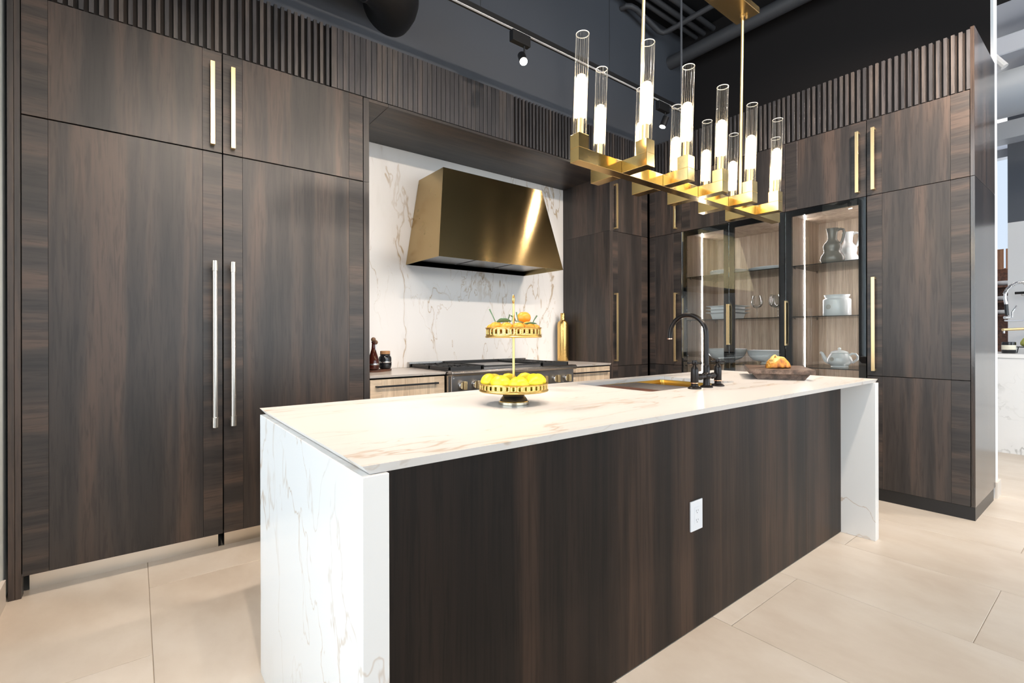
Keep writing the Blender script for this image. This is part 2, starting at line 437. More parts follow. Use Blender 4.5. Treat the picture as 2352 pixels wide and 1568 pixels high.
struct('wall_annex_back', box(4.97, 12.5, 5.2, 5.3, 0, 4.5), 'grey_far')
# shopfront behind the camera: low sill, header, mullions, panes
b = box(-0.62, 12.5, -5.2, -5.05, 0, 0.25); b.box(-0.62, 12.5, -5.2, -5.05, 3.85, 4.5); b.box(7.5, 12.5, -5.2, -5.05, 0.25, 3.85)
struct('wall_front', b, 'grey_far')
wf = struct('window_1', box(-0.6, 7.5, -5.15, -5.09, 0.25, 0.31), 'window_frame')
for k in range(7):
    x = -0.55 + k * 1.335
    box(x - 0.03, x + 0.03, -5.16, -5.08, 0.31, 3.85).make('mullion', 'window_frame', wf)
for k in range(6):
    x = -0.55 + k * 1.335
    box(x + 0.03, x + 1.305, -5.125, -5.117, 0.31, 3.85).make('pane', 'pane', wf)

# ------------------------------------------------------------------ cabinetry helpers
YF = 3.067      # front plane of the refrigerator wall
XR = 4.163      # front plane of the display wall
def door(parent, ax, a0, a1, z0, z1, front, wa=0.088, wb=0.088, name='door'):
    g = 0.0004; h = 'oak_hx' if ax == 'y' else 'oak_hy'
    d = run(ax, a0 + wa + g, a1 - wb - g, front, front + 0.02, z0, z1).make(name, 'oak_v', parent, bevel=0.0006)
    if wa: run(ax, a0, a0 + wa - g, front, front + 0.02, z0, z1).make('stile', h, d, bevel=0.0006)
    if wb: run(ax, a1 - wb + g, a1, front, front + 0.02, z0, z1).make('stile', h, d, bevel=0.0006)
    return d
def bar_handle(parent, ax, a, z0, z1, front, w=0.021, so=0.038, mat='brass_satin', t=0.009):
    b = run(ax, a - w / 2, a + w / 2, front - so, front - so + t, z0, z1)
    if ax == 'y':
        b.box(a - w / 2 + 0.001, a + w / 2 - 0.001, front - so + t, front, z0, z0 + 0.014); b.box(a - w / 2 + 0.001, a + w / 2 - 0.001, front - so + t, front, z1 - 0.014, z1)
    else:
        b.box(front - so + t, front, a - w / 2 + 0.001, a + w / 2 - 0.001, z0, z0 + 0.014); b.box(front - so + t, front, a - w / 2 + 0.001, a + w / 2 - 0.001, z1 - 0.014, z1)
    return b.make('handle', mat, parent, bevel=0.0008)
def carcass(parent, ax, a0, a1, front, back, z0, z1, mat='black_gap'):
    return run(ax, a0, a1, front + 0.0225, back, z0, z1).make('body', mat, parent)

ZS, ZT, ZB = 2.171, 2.718, 0.098
# ------------------------------------------------------------------ refrigerator wall
def fridge(x0, x1, hx, label, wa, wb):
    t = thing('refrigerator', ((x0 + x1) / 2, YF + 0.02, 0), label, 'refrigerator', 'panelled refrigerators side by side')
    carcass(t, 'y', x0 + 0.002, x1 - 0.002, YF, 3.69, ZB, ZS)
    door(t, 'y', x0, x1, ZB, ZS - 0.003, YF, wa, wb)
    h = B().cyl((hx, 3.0, 0.735), (hx, 3.0, 1.53), 0.0125, 20).make('handle', 'nickel', t, smooth=True)
    for z0, z1, zp in ((0.689, 0.745, 0.716), (1.519, 1.575, 1.548)):
        B().cyl((hx, 3.0, z0), (hx, 3.0, z1), 0.0145, 20).make('end_cap', 'nickel', h, bevel=0.0015, smooth=True)
        B().cyl((hx, 3.0, zp), (hx, YF, zp), 0.009, 12).make('standoff', 'nickel', h, smooth=True)
    box(x0 + 0.012, x1 - 0.012, 3.155, 3.165, 0.0, ZB).make('toe_grille', 'steel_warm', t)
fridge(-0.400, 0.378, 0.3365, 'tall dark wood refrigerator panel with long steel tube handle, next to the pale end wall', 0.087, 0.090)
fridge(0.3835, 1.1655, 0.4215, 'tall dark wood refrigerator panel with long steel tube handle, next to the range niche', 0.094, 0.0905)

def upper(ax, a0, a1, front, back, z0, z1, ha, label, wa=0.09, wb=0.09, hz=(2.207, 2.652), group=None):
    loc = ((a0 + a1) / 2, front + 0.02, z0) if ax == 'y' else (front + 0.02, (a0 + a1) / 2, z0)
    t = thing('upper_cabinet', loc, label, 'cabinet', group)
    carcass(t, ax, a0 + 0.002, a1 - 0.002, front, back, z0 + 0.004, z1)
    door(t, ax, a0, a1, z0, z1 - 0.001, front, wa, wb)
    if ha: bar_handle(t, ax, ha, hz[0], hz[1], front)
    return t
G_UP = 'upper cabinets under the slatted fascia'
upper('y', -0.400, 0.378, YF, 3.69, ZS + 0.003, ZT, 0.332, 'upper cabinet with brass bar handle above the refrigerator beside the pale end wall', 0.087, 0.090, (2.202, 2.646), G_UP)
upper('y', 0.3835, 1.1655, YF, 3.69, ZS + 0.003, ZT, 0.428, 'upper cabinet with brass bar handle above the refrigerator beside the range niche', 0.094, 0.0905, (2.201, 2.643), G_UP)
t = thing('filler_panel', (-0.424, YF, 0), 'narrow dark grooved end filler beside the refrigerators and pale wall', 'panel')
box(-0.4455, -0.4245, YF, 3.125, 0, 3.10).make('strip', 'oak_v', t, bevel=0.0008)
box(-0.4235, -0.4035, YF, 3.125, 0, 3.10).make('strip', 'oak_v', t, bevel=0.0008)
t = thing('filler_panel', (1.187, YF, 0), 'narrow dark upright panel between refrigerator and range niche', 'panel')
box(1.1705, 1.207, YF, 3.69, 0, ZS).make('lower_board', 'oak_v', t, bevel=0.0008)
box(1.1705, 1.207, YF, 3.69, ZS + 0.001, ZT - 0.001).make('upper_board', 'oak_v', t, bevel=0.0008)
# soffit of the range niche: two boards and a front lip
t = thing('niche_soffit', (2.38, YF, 2.699), 'dark wood soffit over the white range niche', 'panel')
box(1.2075, 1.338, YF, 3.698, 2.699, 2.718).make('board', 'oak_hx', t, bevel=0.0008)
box(1.3395, 3.5545, YF, 3.698, 2.699, 2.718).make('board', 'oak_hx', t, bevel=0.0008)

# slatted fascias
PITCH = 0.0369
def slats(ax, a0, a1, first, width, depth, front, label, z0=2.7215, z1=3.10, thick=0.035):
    loc = ((a0 + a1) / 2, front, z0) if ax == 'y' else (front, (a0 + a1) / 2, z0)
    t = thing('slatted_fascia', loc, label, 'fascia', 'slatted fascias over the cabinets')
    run(ax, a0, a1, front + depth, front + thick, z0, z1 - 0.004).make('backing', 'oak_gap_shade', t)
    k0 = math.ceil((a0 - first) / PITCH); me = None; k = k0
    while first + k * PITCH + width <= a1 + 1e-6:
        a = first + k * PITCH
        if me is None:
            o = run(ax, a, a + width, front, front + depth - 0.0002, z0 + 0.001, z1).make('slat', 'oak_slat_sheen', t, bevel=0.0006)
            me, ref = o.data, a
        else:
            o = bpy.data.objects.new('slat', me); COL.objects.link(o); o.parent = t
            o.location = (a - ref, 0, 0) if ax == 'y' else (0, a - ref, 0)
        k += 1
slats('y', -0.4030, 0.9660, 0.3834, 0.018, 0.022, YF, 'dark slatted fascia above the refrigerators, deep ribs catching the light')
slats('y', 0.9675, 2.4180, 0.9680, 0.0338, 0.010, YF, 'dark slatted fascia above the range niche, wide flat ribs')
slats('y', 2.4195, 4.1450, 2.4249, 0.018, 0.022, YF, 'dark slatted fascia running from niche into the room corner')
slats('x', 0.6470, 3.0660, 0.6470, 0.018, 0.022, XR, 'brown slatted fascia above the glass display cabinets')

# ------------------------------------------------------------------ range niche
tag(box(1.2075, 3.5545, 3.70, 3.735, 0.9145, 2.6985).make('backsplash', 'marble_splash', bevel=0.0005), 'white marble backsplash slab with golden veins behind the range', 'backsplash')

def counter(x0, x1, label):
    b = B()
    b.hexa([(x0, 3.062, 0.897), (x1, 3.062, 0.897), (x1, 3.698, 0.897), (x0, 3.698, 0.897), (x0, 3.05, 0.914), (x1, 3.05, 0.914), (x1, 3.698, 0.914), (x0, 3.698, 0.914)])
    tag(b.make('countertop', 'marble_counter', bevel=0.0006), label, 'countertop')
counter(1.2085, 1.768, 'pale stone counter carrying the cruets, between refrigerator and range')
counter(3.017, 3.5535, 'pale stone counter carrying the gold bottle, right beside the range')
def base_cab(x0, x1, hx0, hx1, label):
    t = thing('base_cabinet', ((x0 + x1) / 2, 3.07, 0), label, 'cabinet')
    box(x0, x1, 3.095, 3.69, 0.09, 0.8955).make('body', 'black_gap', t)
    box(x0, x1, 3.14, 3.69, 0, 0.089).make('toe_kick', 'black_toe', t)
    for i, (z0, z1) in enumerate(((0.705, 0.8845), (0.405, 0.701), (0.095, 0.401))):
        d = box(x0 + 0.082, x1 - 0.082, 3.068, 3.09, z0, z1).make('drawer', 'ash_v', t, bevel=0.0006)
        box(x0 + 0.002, x0 + 0.0814, 3.068, 3.09, z0, z1).make('stile', 'ash_h', d, bevel=0.0006)
        box(x1 - 0.0814, x1 - 0.002, 3.068, 3.09, z0, z1).make('stile', 'ash_h', d, bevel=0.0006)
        zc = z1 - 0.044
        b = box(hx0, hx1, 3.032, 3.044, zc - 0.006, zc + 0.006); b.box(hx0, hx0 + 0.018, 3.044, 3.068, zc - 0.005, zc + 0.005); b.box(hx1 - 0.018, hx1, 3.044, 3.068, zc - 0.005, zc + 0.005)
        b.make('handle', 'black_metal', d, bevel=0.0008)
base_cab(1.2085, 1.766, 1.245, 1.70, 'pale ash drawer cabinet with black bar handles between refrigerator and range')
base_cab(3.019, 3.5535, 3.06, 3.52, 'pale ash drawer cabinet with black bar handles right beside the range')

# range hood
t = thing('range_hood', (2.39, 3.70, 1.76), 'tapered brass range hood on the marble backsplash', 'range hood')
def frus(x0, x1, yf, z0, X0, X1, Yf, z1, yb=3.6985):
    return [(x0, yf, z0), (x1, yf, z0), (x1, yb, z0), (x0, yb, z0), (X0, Yf, z1), (X1, Yf, z1), (X1, yb, z1), (X0, yb, z1)]
o8 = frus(1.765, 3.025, 3.15, 1.76, 1.886, 2.897, 3.292, 2.478)
i8 = frus(1.768, 3.022, 3.153, 1.76, 1.790, 3.000, 3.180, 1.862)
b = B(); ov = [b.bm.verts.new(p) for p in o8]; iv = [b.bm.verts.new(p) for p in i8]
for f in ((4, 5, 6, 7), (1, 2, 6, 5), (2, 3, 7, 6), (3, 0, 4, 7)): b.face([ov[i] for i in f])
for f in ((0, 1, 5, 4), (1, 2, 6, 5), (2, 3, 7, 6), (3, 0, 4, 7)): b.face([iv[i] for i in reversed(f)])
for i in range(4): b.face([ov[i], ov[(i + 1) % 4], iv[(i + 1) % 4], iv[i]])
b.make('shell', 'brass_hood', t)
# front sheet, very slightly dished as pressed metal is
b = B(); NU, NV = 24, 14; G = []
for j in range(NV + 1):
    q = j / NV; row = []
    for i in range(NU + 1):
        p = i / NU
        x = (1.765 + (1.886 - 1.765) * q) * (1 - p) + (3.025 + (2.897 - 3.025) * q) * p
        y = 3.15 + (3.292 - 3.15) * q; z = 1.76 + (2.478 - 1.76) * q
        y -= 0.0012 * math.sin(PI * p) * math.sin(PI * q) + 0.0016
        row.append(b.bm.verts.new((x, y, z)))
    G.append(row)
for j in range(NV):
    for i in range(NU): b.face([G[j][i], G[j][i + 1], G[j + 1][i + 1], G[j + 1][i]])
b.make('front_sheet', 'brass_mirror', t, smooth=True, ang=80)
b = box(1.80, 2.99, 3.19, 3.68, 1.80, 1.858)
b.make('filter_tray', 'steel_dark', t)
for k in range(3):
    box(1.83 + k * 0.385, 2.19 + k * 0.385, 3.215, 3.64, 1.792, 1.7995).make('baffle', 'steel', t)

# range
t = thing('gas_range', (2.39, 3.3, 0), 'wide stainless gas range with black grates and brass-faced knobs', 'range')
RX0, RX1 = 1.771, 3.013
box(RX0 + 0.003, RX1 - 0.003, 3.03, 3.69, 0.10, 0.905).make('body', 'steel', t)
box(RX0 + 0.02, RX1 - 0.02, 3.09, 3.69, 0.0, 0.099).make('toe_kick', 'black_toe', t)
b = B().prism([(2.985, 0.884), (3.029, 0.884), (3.029, 0.9235), (2.985, 0.9235), (2.972, 0.918), (2.967, 0.906), (2.972, 0.890)], 'x', RX0, RX1)
b.make('front_rail', 'steel', t, bevel=0.001)
pn = box(RX0 + 0.012, RX1 - 0.012, 3.000, 3.029, 0.715, 0.883).make('control_panel', 'steel_dark', t, bevel=0.001)
for kx in (1.872, 1.988, 2.104, 2.30, 2.50, 2.652, 2.790, 2.918):
    kn = B().lathe([(0.030, 0), (0.030, 0.012), (0.026, 0.018), (0.0, 0.018)], (0, 0, 0), 24).xf(Matrix.Translation((kx, 3.0, 0.815)) @ Matrix.Rotation(PI / 2, 4, 'X')).make('knob', 'chrome', t, smooth=True)
    box(kx - 0.013, kx + 0.013, 2.950, 2.982, 0.786, 0.846).make('grip', 'brass_satin', kn, bevel=0.004, seg=2)
B().ball((1.800, 3.0, 0.868), 0.006, 10).make('indicator', 'chrome', t, smooth=True)
b = box(RX0 + 0.005, RX1 - 0.005, 3.03, 3.66, 0.905, 0.918).make('cooktop', 'steel_dark', t, bevel=0.001)
box(RX0 + 0.004, RX1 - 0.004, 3.660, 3.697, 0.906, 0.958).make('backguard', 'steel', t, bevel=0.001)
box(RX0 + 0.025, RX0 + 0.415, 3.05, 3.645, 0.9185, 0.9215).make('burner_pan', 'cast_iron', t)
box(RX1 - 0.345, RX1 - 0.035, 3.05, 3.645, 0.9185, 0.9215).make('burner_pan', 'cast_iron', t)
def grate(x0, x1, y0, y1, nb):
    b = B(); z0, z1 = 0.926, 0.946; w = 0.012
    for (a, c, d, e) in ((x0, x1, y0, y0 + w), (x0, x1, y1 - w, y1), (x0, x0 + w, y0, y1), (x1 - w, x1, y0, y1)): b.box(a, c, d, e, z0 - 0.006, z1)
    for i in range(1, nb):
        x = x0 + (x1 - x0) * i / nb
        b.box(x - 0.005, x + 0.005, y0 + w, y0 + (y1 - y0) * 0.40, z0, z1); b.box(x - 0.005, x + 0.005, y1 - (y1 - y0) * 0.40, y1 - w, z0, z1)
    for f in (0.3, 0.7):
        y = y0 + (y1 - y0) * f; b.box(x0 + w, x0 + (x1 - x0) * 0.38, y - 0.005, y + 0.005, z0, z1); b.box(x1 - (x1 - x0) * 0.38, x1 - w, y - 0.005, y + 0.005, z0, z1)
    for x in (x0, x1 - w):
        for y in (y0, y1 - w): b.box(x, x + w, y, y + w, 0.9215, z0 - 0.006)
    b.make('grate', 'cast_iron', t, bevel=0.001)
    B().lathe([(0.05, 0), (0.048, 0.008), (0.03, 0.012), (0.0, 0.012)], ((x0 + x1) / 2, (y0 + y1) / 2, 0.9215), 20).make('burner', 'cast_iron', t, smooth=True)
for (gx0, gx1) in ((RX0 + 0.018, RX0 + 0.306), (RX1 - 0.335, RX1 - 0.030)):
    grate(gx0, gx1, 3.045, 3.345, 4); grate(gx0, gx1, 3.349, 3.648, 4)
g = box(2.095, 2.665, 3.045, 3.648, 0.9185, 0.936).make('griddle', 'steel_dark', t, bevel=0.002)
b = box(2.095, 2.665, 3.046, 3.056, 0.936, 0.947); b.box(2.095, 2.105, 3.056, 3.64, 0.936, 0.952); b.box(2.655, 2.665, 3.056, 3.64, 0.936, 0.952); b.box(2.095, 2.665, 3.636, 3.646, 0.936, 0.957)
b.make('griddle_rim', 'cast_iron', g, bevel=0.001)
for (dx0, dx1) in ((RX0 + 0.01, 2.515), (2.525, RX1 - 0.01)):
    d = box(dx0, dx1, 3.005, 3.029, 0.13, 0.705).make('oven_door', 'steel', t, bevel=0.002)
    B().cyl((dx0 + 0.04, 2.955, 0.655), (dx1 - 0.04, 2.955, 0.655), 0.011, 14).make('handle', 'nickel', d, smooth=True)

# cruet set on its tray
tag(B().lathe([(0.068, 0), (0.070, 0.004), (0.070, 0.013), (0.066, 0.015), (0, 0.015)], (0, 0, 0), 32).xf(Matrix.Translation((1.425, 3.42, 0.9145)) @ Matrix.Rotation(math.radians(33), 4, 'Z') @ Matrix.Diagonal((1.75, 0.82, 1, 1))).make('serving_tray', 'tray_wood', smooth=True), 'small oval reddish wood tray under the cruet bottle and black jar', 'tray')
c = (1.358, 3.378, 0.930)
t = thing('cruet_bottle', c, 'dark amber glass cruet with wooden ball stopper on the oval tray', 'bottle')
B().lathe([(0.026, 0), (0.037, 0.006), (0.041, 0.026), (0.041, 0.05), (0.037, 0.075), (0.025, 0.115), (0.0145, 0.150), (0.0115, 0.180), (0.012, 0.194), (0.017, 0.203), (0.0, 0.203)], c, 32).make('glass_body', 'red_amber', t, smooth=True)
B().lathe([(0.0418, 0), (0.0422, 0.002), (0.0422, 0.008), (0.0418, 0.010)], (c[0], c[1], c[2] + 0.036), 32, cap=False).make('steel_band', 'chrome', t, smooth=True)
B().ball((c[0], c[1], c[2] + 0.218), 0.0168, 20).make('stopper', 'ball_wood', t, smooth=True)
c = (1.478, 3.452, 0.930)
t = thing('spice_jar', c, 'glossy black jar with cork lid on the oval tray', 'jar')
B().lathe([(0.034, 0), (0.043, 0.006), (0.0465, 0.025), (0.0465, 0.055), (0.0465, 0.078), (0.044, 0.088), (0.036, 0.097), (0.036, 0.104), (0.040, 0.109), (0.0, 0.109)], c, 32).make('jar_body', 'jar_black', t, smooth=True)
B().lathe([(0.0468, 0), (0.0476, 0.002), (0.0476, 0.009), (0.0468, 0.011)], (c[0], c[1], c[2] + 0.045), 32, cap=False).make('steel_band', 'chrome', t, smooth=True)
B().lathe([(0.036, 0), (0.0365, 0.02), (0.034, 0.023), (0, 0.023)], (c[0], c[1], c[2] + 0.1092), 28).make('cork_lid', 'cork', t, smooth=True)
c = (1.405, 3.455, 0.930)
t = thing('dipper_stick', c, 'upright steel stick with wooden ball top behind the cruets', 'stirrer')
B().cyl(c, (c[0], c[1], 1.115), 0.0055, 12).make('rod', 'chrome', t, smooth=True)
B().ball((c[0], c[1], 1.127), 0.0172, 20).make('ball_knob', 'ball_wood', t, smooth=True)
tag(B().lathe([(0.050, 0), (0.056, 0.003), (0.0585, 0.01), (0.0585, 0.36), (0.056, 0.385), (0.046, 0.404), (0.030, 0.412), (0.025, 0.420), (0.024, 0.43), (0.024, 0.486), (0.022, 0.489), (0.019, 0.489), (0.019, 0.44), (0.0, 0.44)], (3.465, 3.615, 0.9145), 40).make('gold_bottle', 'gold_hammered', smooth=True), 'tall hammered gold bottle standing on the counter by the backsplash', 'bottle')

# ------------------------------------------------------------------ corner pantry (faces the island) and display wall
t = thing('pantry_cabinet', (3.86, 3.4, 0), 'dark pantry cabinet with brass handle between the range niche and the corner', 'cabinet')
box(3.598, 4.10, YF + 0.0225, 3.69, 0.09, ZS - 0.002).make('body', 'black_gap', t)
for z0, z1 in ((0.098, 0.879), (0.883, ZS - 0.003)):
    door(t, 'y', 3.5965, 4.1320, z0, z1, YF, 0.074, 0.097)
bar_handle(t, 'y', 3.625, 0.930, 1.577, YF)
box(3.598, 4.15, YF + 0.08, 3.69, 0, 0.089).make('toe_kick', 'black_toe', t)
upper('y', 3.5965, 4.1320, YF, 3.69, ZS + 0.001, ZT, 3.6245, 'upper cabinet with brass handle above the corner pantry beside the niche', 0.074, 0.097, (2.190, 2.617), G_UP)
t = thing('filler_panel', (3.575, YF, 0), 'tall dark side panel closing the niche next to the corner pantry', 'panel')
box(3.5555, 3.5755, YF, 3.698, 0, ZS - 0.0005).make('lower_board', 'oak_v', t, bevel=0.0006)
box(3.5555, 3.5755, YF, 3.698, ZS + 0.0005, ZT).make('upper_board', 'oak_v', t, bevel=0.0006)
box(3.5765, 3.5950, YF, YF + 0.02, 0, ZT).make('front_strip', 'oak_v', t, bevel=0.0006)

XBK = 4.80
t = thing('corner_cabinet', (4.4, 2.88, 0), 'dark corner cabinet with brass handle, next to the double glass doors', 'cabinet')
box(XR + 0.0225, XBK, 2.702, 3.06, 0.09, ZS - 0.002).make('body', 'black_gap', t)
for z0, z1 in ((0.098, 0.884), (0.888, ZS - 0.003)):
    door(t, 'x', 2.6985, 3.0640, z0, z1, XR, 0.088, 0.066)
bar_handle(t, 'x', 2.752, 0.923, 1.587, XR)
G2 = 'upper cabinets over the glass doors'
upper('x', 2.6985, 3.0640, XR, XBK, ZS + 0.001, ZT, 2.752, 'upper cabinet with brass handle above the dark corner cabinet', 0.088, 0.066, (2.206, 2.65), G2)
upper('x', 2.2290, 2.6945, XR, XBK, ZS + 0.001, ZT, None, 'upper cabinet without visible handle above the double glass doors, corner side', 0.09, 0.09, group=G2)
upper('x', 1.7550, 2.2250, XR, XBK, ZS + 0.001, ZT, None, 'upper cabinet without visible handle above the double glass doors, tall cabinet side', 0.09, 0.09, group=G2)
upper('x', 1.2000, 1.7510, XR, XBK, ZS + 0.001, ZT, 1.248, 'upper cabinet with brass handle above the single glass door', 0.094, 0.09, (2.203, 2.643), G2)
upper('x', 0.6500, 1.1955, XR, XBK, ZS + 0.002, ZT, 1.1525, 'upper cabinet with brass handle above the tall end cabinet', 0.091, 0.089, (2.203, 2.643), G2)
t = thing('tall_cabinet', (4.45, 0.92, 0), 'tall brown wood cabinet with long brass handle at the end of the display wall', 'cabinet')
box(XR + 0.0225, XBK, 0.652, 1.1935, 0.083, ZS - 0.002).make('body', 'black_gap', t)
for z0, z1 in ((0.086, 0.8785), (0.8825, ZS - 0.002)):
    door(t, 'x', 0.650, 1.1955, z0, z1, XR, 0.091, 0.0895)
bar_handle(t, 'x', 1.1525, 0.917, 1.583, XR)
tk = box(XR + 0.008, 4.6, 0.632, 3.06, 0, 0.083)
tag(tk.make('toe_kick', 'black_toe'), 'long black toe kick along the floor under the display wall', 'toe kick')
t = thing('end_panel', (4.5, 0.637, 0), 'tall glossy wood end panel of the display wall beside the white post', 'panel')
box(XR, 4.8605, 0.627, 0.6470, 0.086, ZS - 0.001).make('lower_board', 'oak_gloss', t, bevel=0.0006)
box(XR, 4.8605, 0.627, 0.6470, ZS + 0.002, 3.112).make('upper_board', 'oak_gloss', t, bevel=0.0006)
box(XR + 0.008, 4.80, 0.629, 0.6315, 0.0, 0.085).make('plinth', 'black_toe', t)

def display(y0, y1, label, doors, leds):
    t = thing('display_cabinet', (4.45, (y0 + y1) / 2, 0.09), label, 'display cabinet')
    z0, z1, X0 = 0.09, ZS - 0.003, XR + 0.026
    box(XBK - 0.012, XBK, y0, y1, z0, z1).make('back_panel', 'elm_v', t)
    box(X0, XBK - 0.0122, y0, y0 + 0.016, z0, z1).make('side_panel', 'elm_v', t)
    box(X0, XBK - 0.0122, y1 - 0.016, y1, z0, z1).make('side_panel', 'elm_v', t)
    box(X0, XBK - 0.0122, y0 + 0.0162, y1 - 0.0162, z1 - 0.016, z1).make('top_panel', 'elm_v', t)
    box(X0, XBK - 0.0122, y0 + 0.0162, y1 - 0.0162, z0, z0 + 0.016).make('bottom_panel', 'elm_v', t)
    for zs in (0.505, 0.914, 1.318, 1.727):
        s = box(X0 + 0.012, XBK - 0.02, y0 + 0.018, y1 - 0.018, zs - 0.003, zs + 0.003).make('glass_shelf', 'shelf_glass', t)
        box(X0 + 0.0095, X0 + 0.0118, y0 + 0.018, y1 - 0.018, zs - 0.003, zs + 0.003).make('front_edge', 'shelf_edge', s)
        for ys in (y0 + 0.0245, y1 - 0.0245):
            for xs in (X0 + 0.08, XBK - 0.07):
                B().cyl((xs, ys - 0.008, zs - 0.011), (xs, ys + 0.008, zs - 0.011), 0.0068, 10).make('shelf_pin', 'chrome', s, smooth=True)
    for ye, sg in leds:
        if sg < 0: box(4.484, 4.496, y1 - 0.0185, y1 - 0.0162, z0 + 0.03, z1 - 0.017).make('led_strip', 'led', t)
        else: box(4.484, 4.496, y0 + 0.0162, y0 + 0.0185, z0 + 0.03, z1 - 0.017).make('led_strip', 'led', t)  # extra strip added on the hidden side to brighten the interior
    for (a, c, hy, hinge) in doors:
        f = 0.046; z0d, z1d = 0.092, ZS - 0.004
        b = box(XR, XR + 0.02, a, a + f, z0d, z1d); b.box(XR, XR + 0.02, c - f, c, z0d, z1d)
        b.box(XR, XR + 0.02, a + f, c - f, z1d - 0.046, z1d); b.box(XR, XR + 0.02, a + f, c - f, z0d, z0d + 0.046)
        d = b.make('door_frame', 'black_frame', t)
        box(XR - 0.004, XR - 0.0005, a, c, z0d, z1d).make('glass_pane', 'pane', d)
        bar_handle(d, 'x', hy, 1.089, 1.449, XR - 0.004, w=0.011, so=0.022, t=0.008)
        for zh in (0.35, 0.98, 1.84, 2.0):
            box(XR + 0.021, XR + 0.06, hinge - 0.012, hinge + 0.012, zh - 0.006, zh + 0.006).make('hinge', 'chrome', d, bevel=0.002)
    return t
display(1.7545, 2.6945, 'double glass door display cabinet with white dishes and lit edge strip', ((1.7555, 2.2245, 2.2185, 1.7745), (2.2275, 2.6935, 2.2335, 2.674)), ((2.69, -1), (1.75, 1)))
display(1.2005, 1.7505, 'single glass door display cabinet holding the white pitcher, canister and teapot', ((1.2015, 1.7495, 1.7440, 1.222),), ((1.75, -1), (1.2, 1)))

# dishes behind the glass
def put(name, prof, c, mat, label, cat, group=None, seg=36, parent=None):
    o = B().lathe(prof, c, seg).make(name, mat, parent, smooth=True, loc=c, ang=50)
    if not parent: tag(o, label, cat, group)
    return o
ZA, ZBb, ZC = 1.7302, 1.3212, 0.9172
plate = [(0.09, 0), (0.12, 0.004), (0.160, 0.020), (0.168, 0.026), (0.165, 0.029), (0.12, 0.011), (0.0, 0.009)]
for k, r in enumerate((0.98, 0.99, 1.0)):
    put('plate', [(a * r, z) for a, z in plate], (4.46, 2.385, ZA + 0.0125 * k), 'china', ('bottom', 'middle', 'topmost')[k] + ' white dinner plate of the low stack on the top glass shelf', 'plate', 'plates stacked on the top shelf')
tag(B().lathe([(0.10, 0), (0.15, 0.004), (0.205, 0.032), (0.212, 0.042), (0.208, 0.044), (0.15, 0.012), (0, 0.010)], (0, 0, 0), 40).xf(Matrix.Translation((4.52, 2.0, ZA)) @ Matrix.Diagonal((0.95, 1.0, 1, 1))).make('serving_platter', 'china', smooth=True, ang=50), 'wide shallow platter beside the plate stack on the top glass shelf', 'platter')
# square baking dishes with flared rims, stacked
for k in range(3):
    b = B(); cx, cy, z = 4.45, 2.39, ZBb + 0.031 * k
    def sq(h, zz): return [(cx + sx * h, cy + sy * h, zz) for sx, sy in ((-1, -1), (1, -1), (1, 1), (-1, 1))]
    b.rings([sq(0.098, z), sq(0.112, z + 0.055), sq(0.142, z + 0.064), sq(0.142, z + 0.068), sq(0.108, z + 0.060), sq(0.094, z + 0.006)])
    tag(b.make('baking_dish', 'china', loc=(cx, cy, z), bevel=0.001), ('bottom', 'middle', 'topmost')[k] + ' square white baking dish of the stack on the middle shelf', 'dish', 'baking dishes stacked on the middle shelf')
wine = [(0.034, 0), (0.034, 0.002), (0.006, 0.006), (0.0035, 0.012), (0.0035, 0.085), (0.008, 0.092), (0.030, 0.102), (0.045, 0.120), (0.050, 0.142), (0.046, 0.170), (0.036, 0.205), (0.0352, 0.205), (0.045, 0.170), (0.049, 0.142), (0.044, 0.121), (0.03, 0.104), (0, 0.097)]
put('wine_glass', wine, (4.40, 2.092, ZBb), 'wine_glass', 'clear balloon wine glass standing nearer the stacked baking dishes', 'wine glass', 'wine glasses on the middle shelf')
put('wine_glass', wine, (4.40, 1.938, ZBb), 'wine_glass', 'clear balloon wine glass standing nearer the door frame between cabinets', 'wine glass', 'wine glasses on the middle shelf')
put('wine_glass', wine, (4.50, 1.958, ZBb), 'wine_glass', 'clear balloon wine glass standing behind the other two glasses', 'wine glass', 'wine glasses on the middle shelf')
bowl = [(0.062, 0), (0.066, 0.003), (0.058, 0.010), (0.054, 0.018), (0.092, 0.026), (0.128, 0.042), (0.154, 0.068), (0.168, 0.098), (0.173, 0.122), (0.178, 0.128), (0.172, 0.130), (0.160, 0.098), (0.145, 0.068), (0.12, 0.05), (0.06, 0.036), (0, 0.034)]
put('pedestal_bowl', bowl, (4.42, 2.385, ZC), 'china', 'large white footed bowl on the lower shelf under the baking dishes', 'bowl', 'white bowls on the lower shelf')
put('pedestal_bowl', [(r * 0.98, z * 0.93) for r, z in bowl], (4.46, 2.022, ZC), 'china', 'large white footed bowl on the lower shelf under the wine glasses', 'bowl', 'white bowls on the lower shelf')
def pitcher(c, mat, label, k=1.0):
    t = thing('pitcher', c, label, 'pitcher')
    body = [(0.062, 0), (0.078, 0.010), (0.086, 0.032), (0.080, 0.060), (0.063, 0.088), (0.058, 0.100), (0.063, 0.118), (0.066, 0.140), (0.058, 0.162), (0.040, 0.182), (0.032, 0.200), (0.034, 0.235), (0.042, 0.275), (0.045, 0.283), (0.041, 0.283), (0.029, 0.23), (0.0, 0.2)]
    B().lathe([(r * k, z * k) for r, z in body], c, 32).make('vessel', mat, t, smooth=True, ang=60)
    pts = [(0, -0.030, 0.262), (0, -0.058, 0.272), (0, -0.078, 0.264), (0, -0.084, 0.24), (0, -0.078, 0.205), (0, -0.068, 0.172), (0, -0.056, 0.152)]
    B().tube([(c[0] + p[0], c[1] + p[1] * k, c[2] + p[2] * k) for p in pts], 0.0095, 10).make('handle', mat, t, smooth=True)
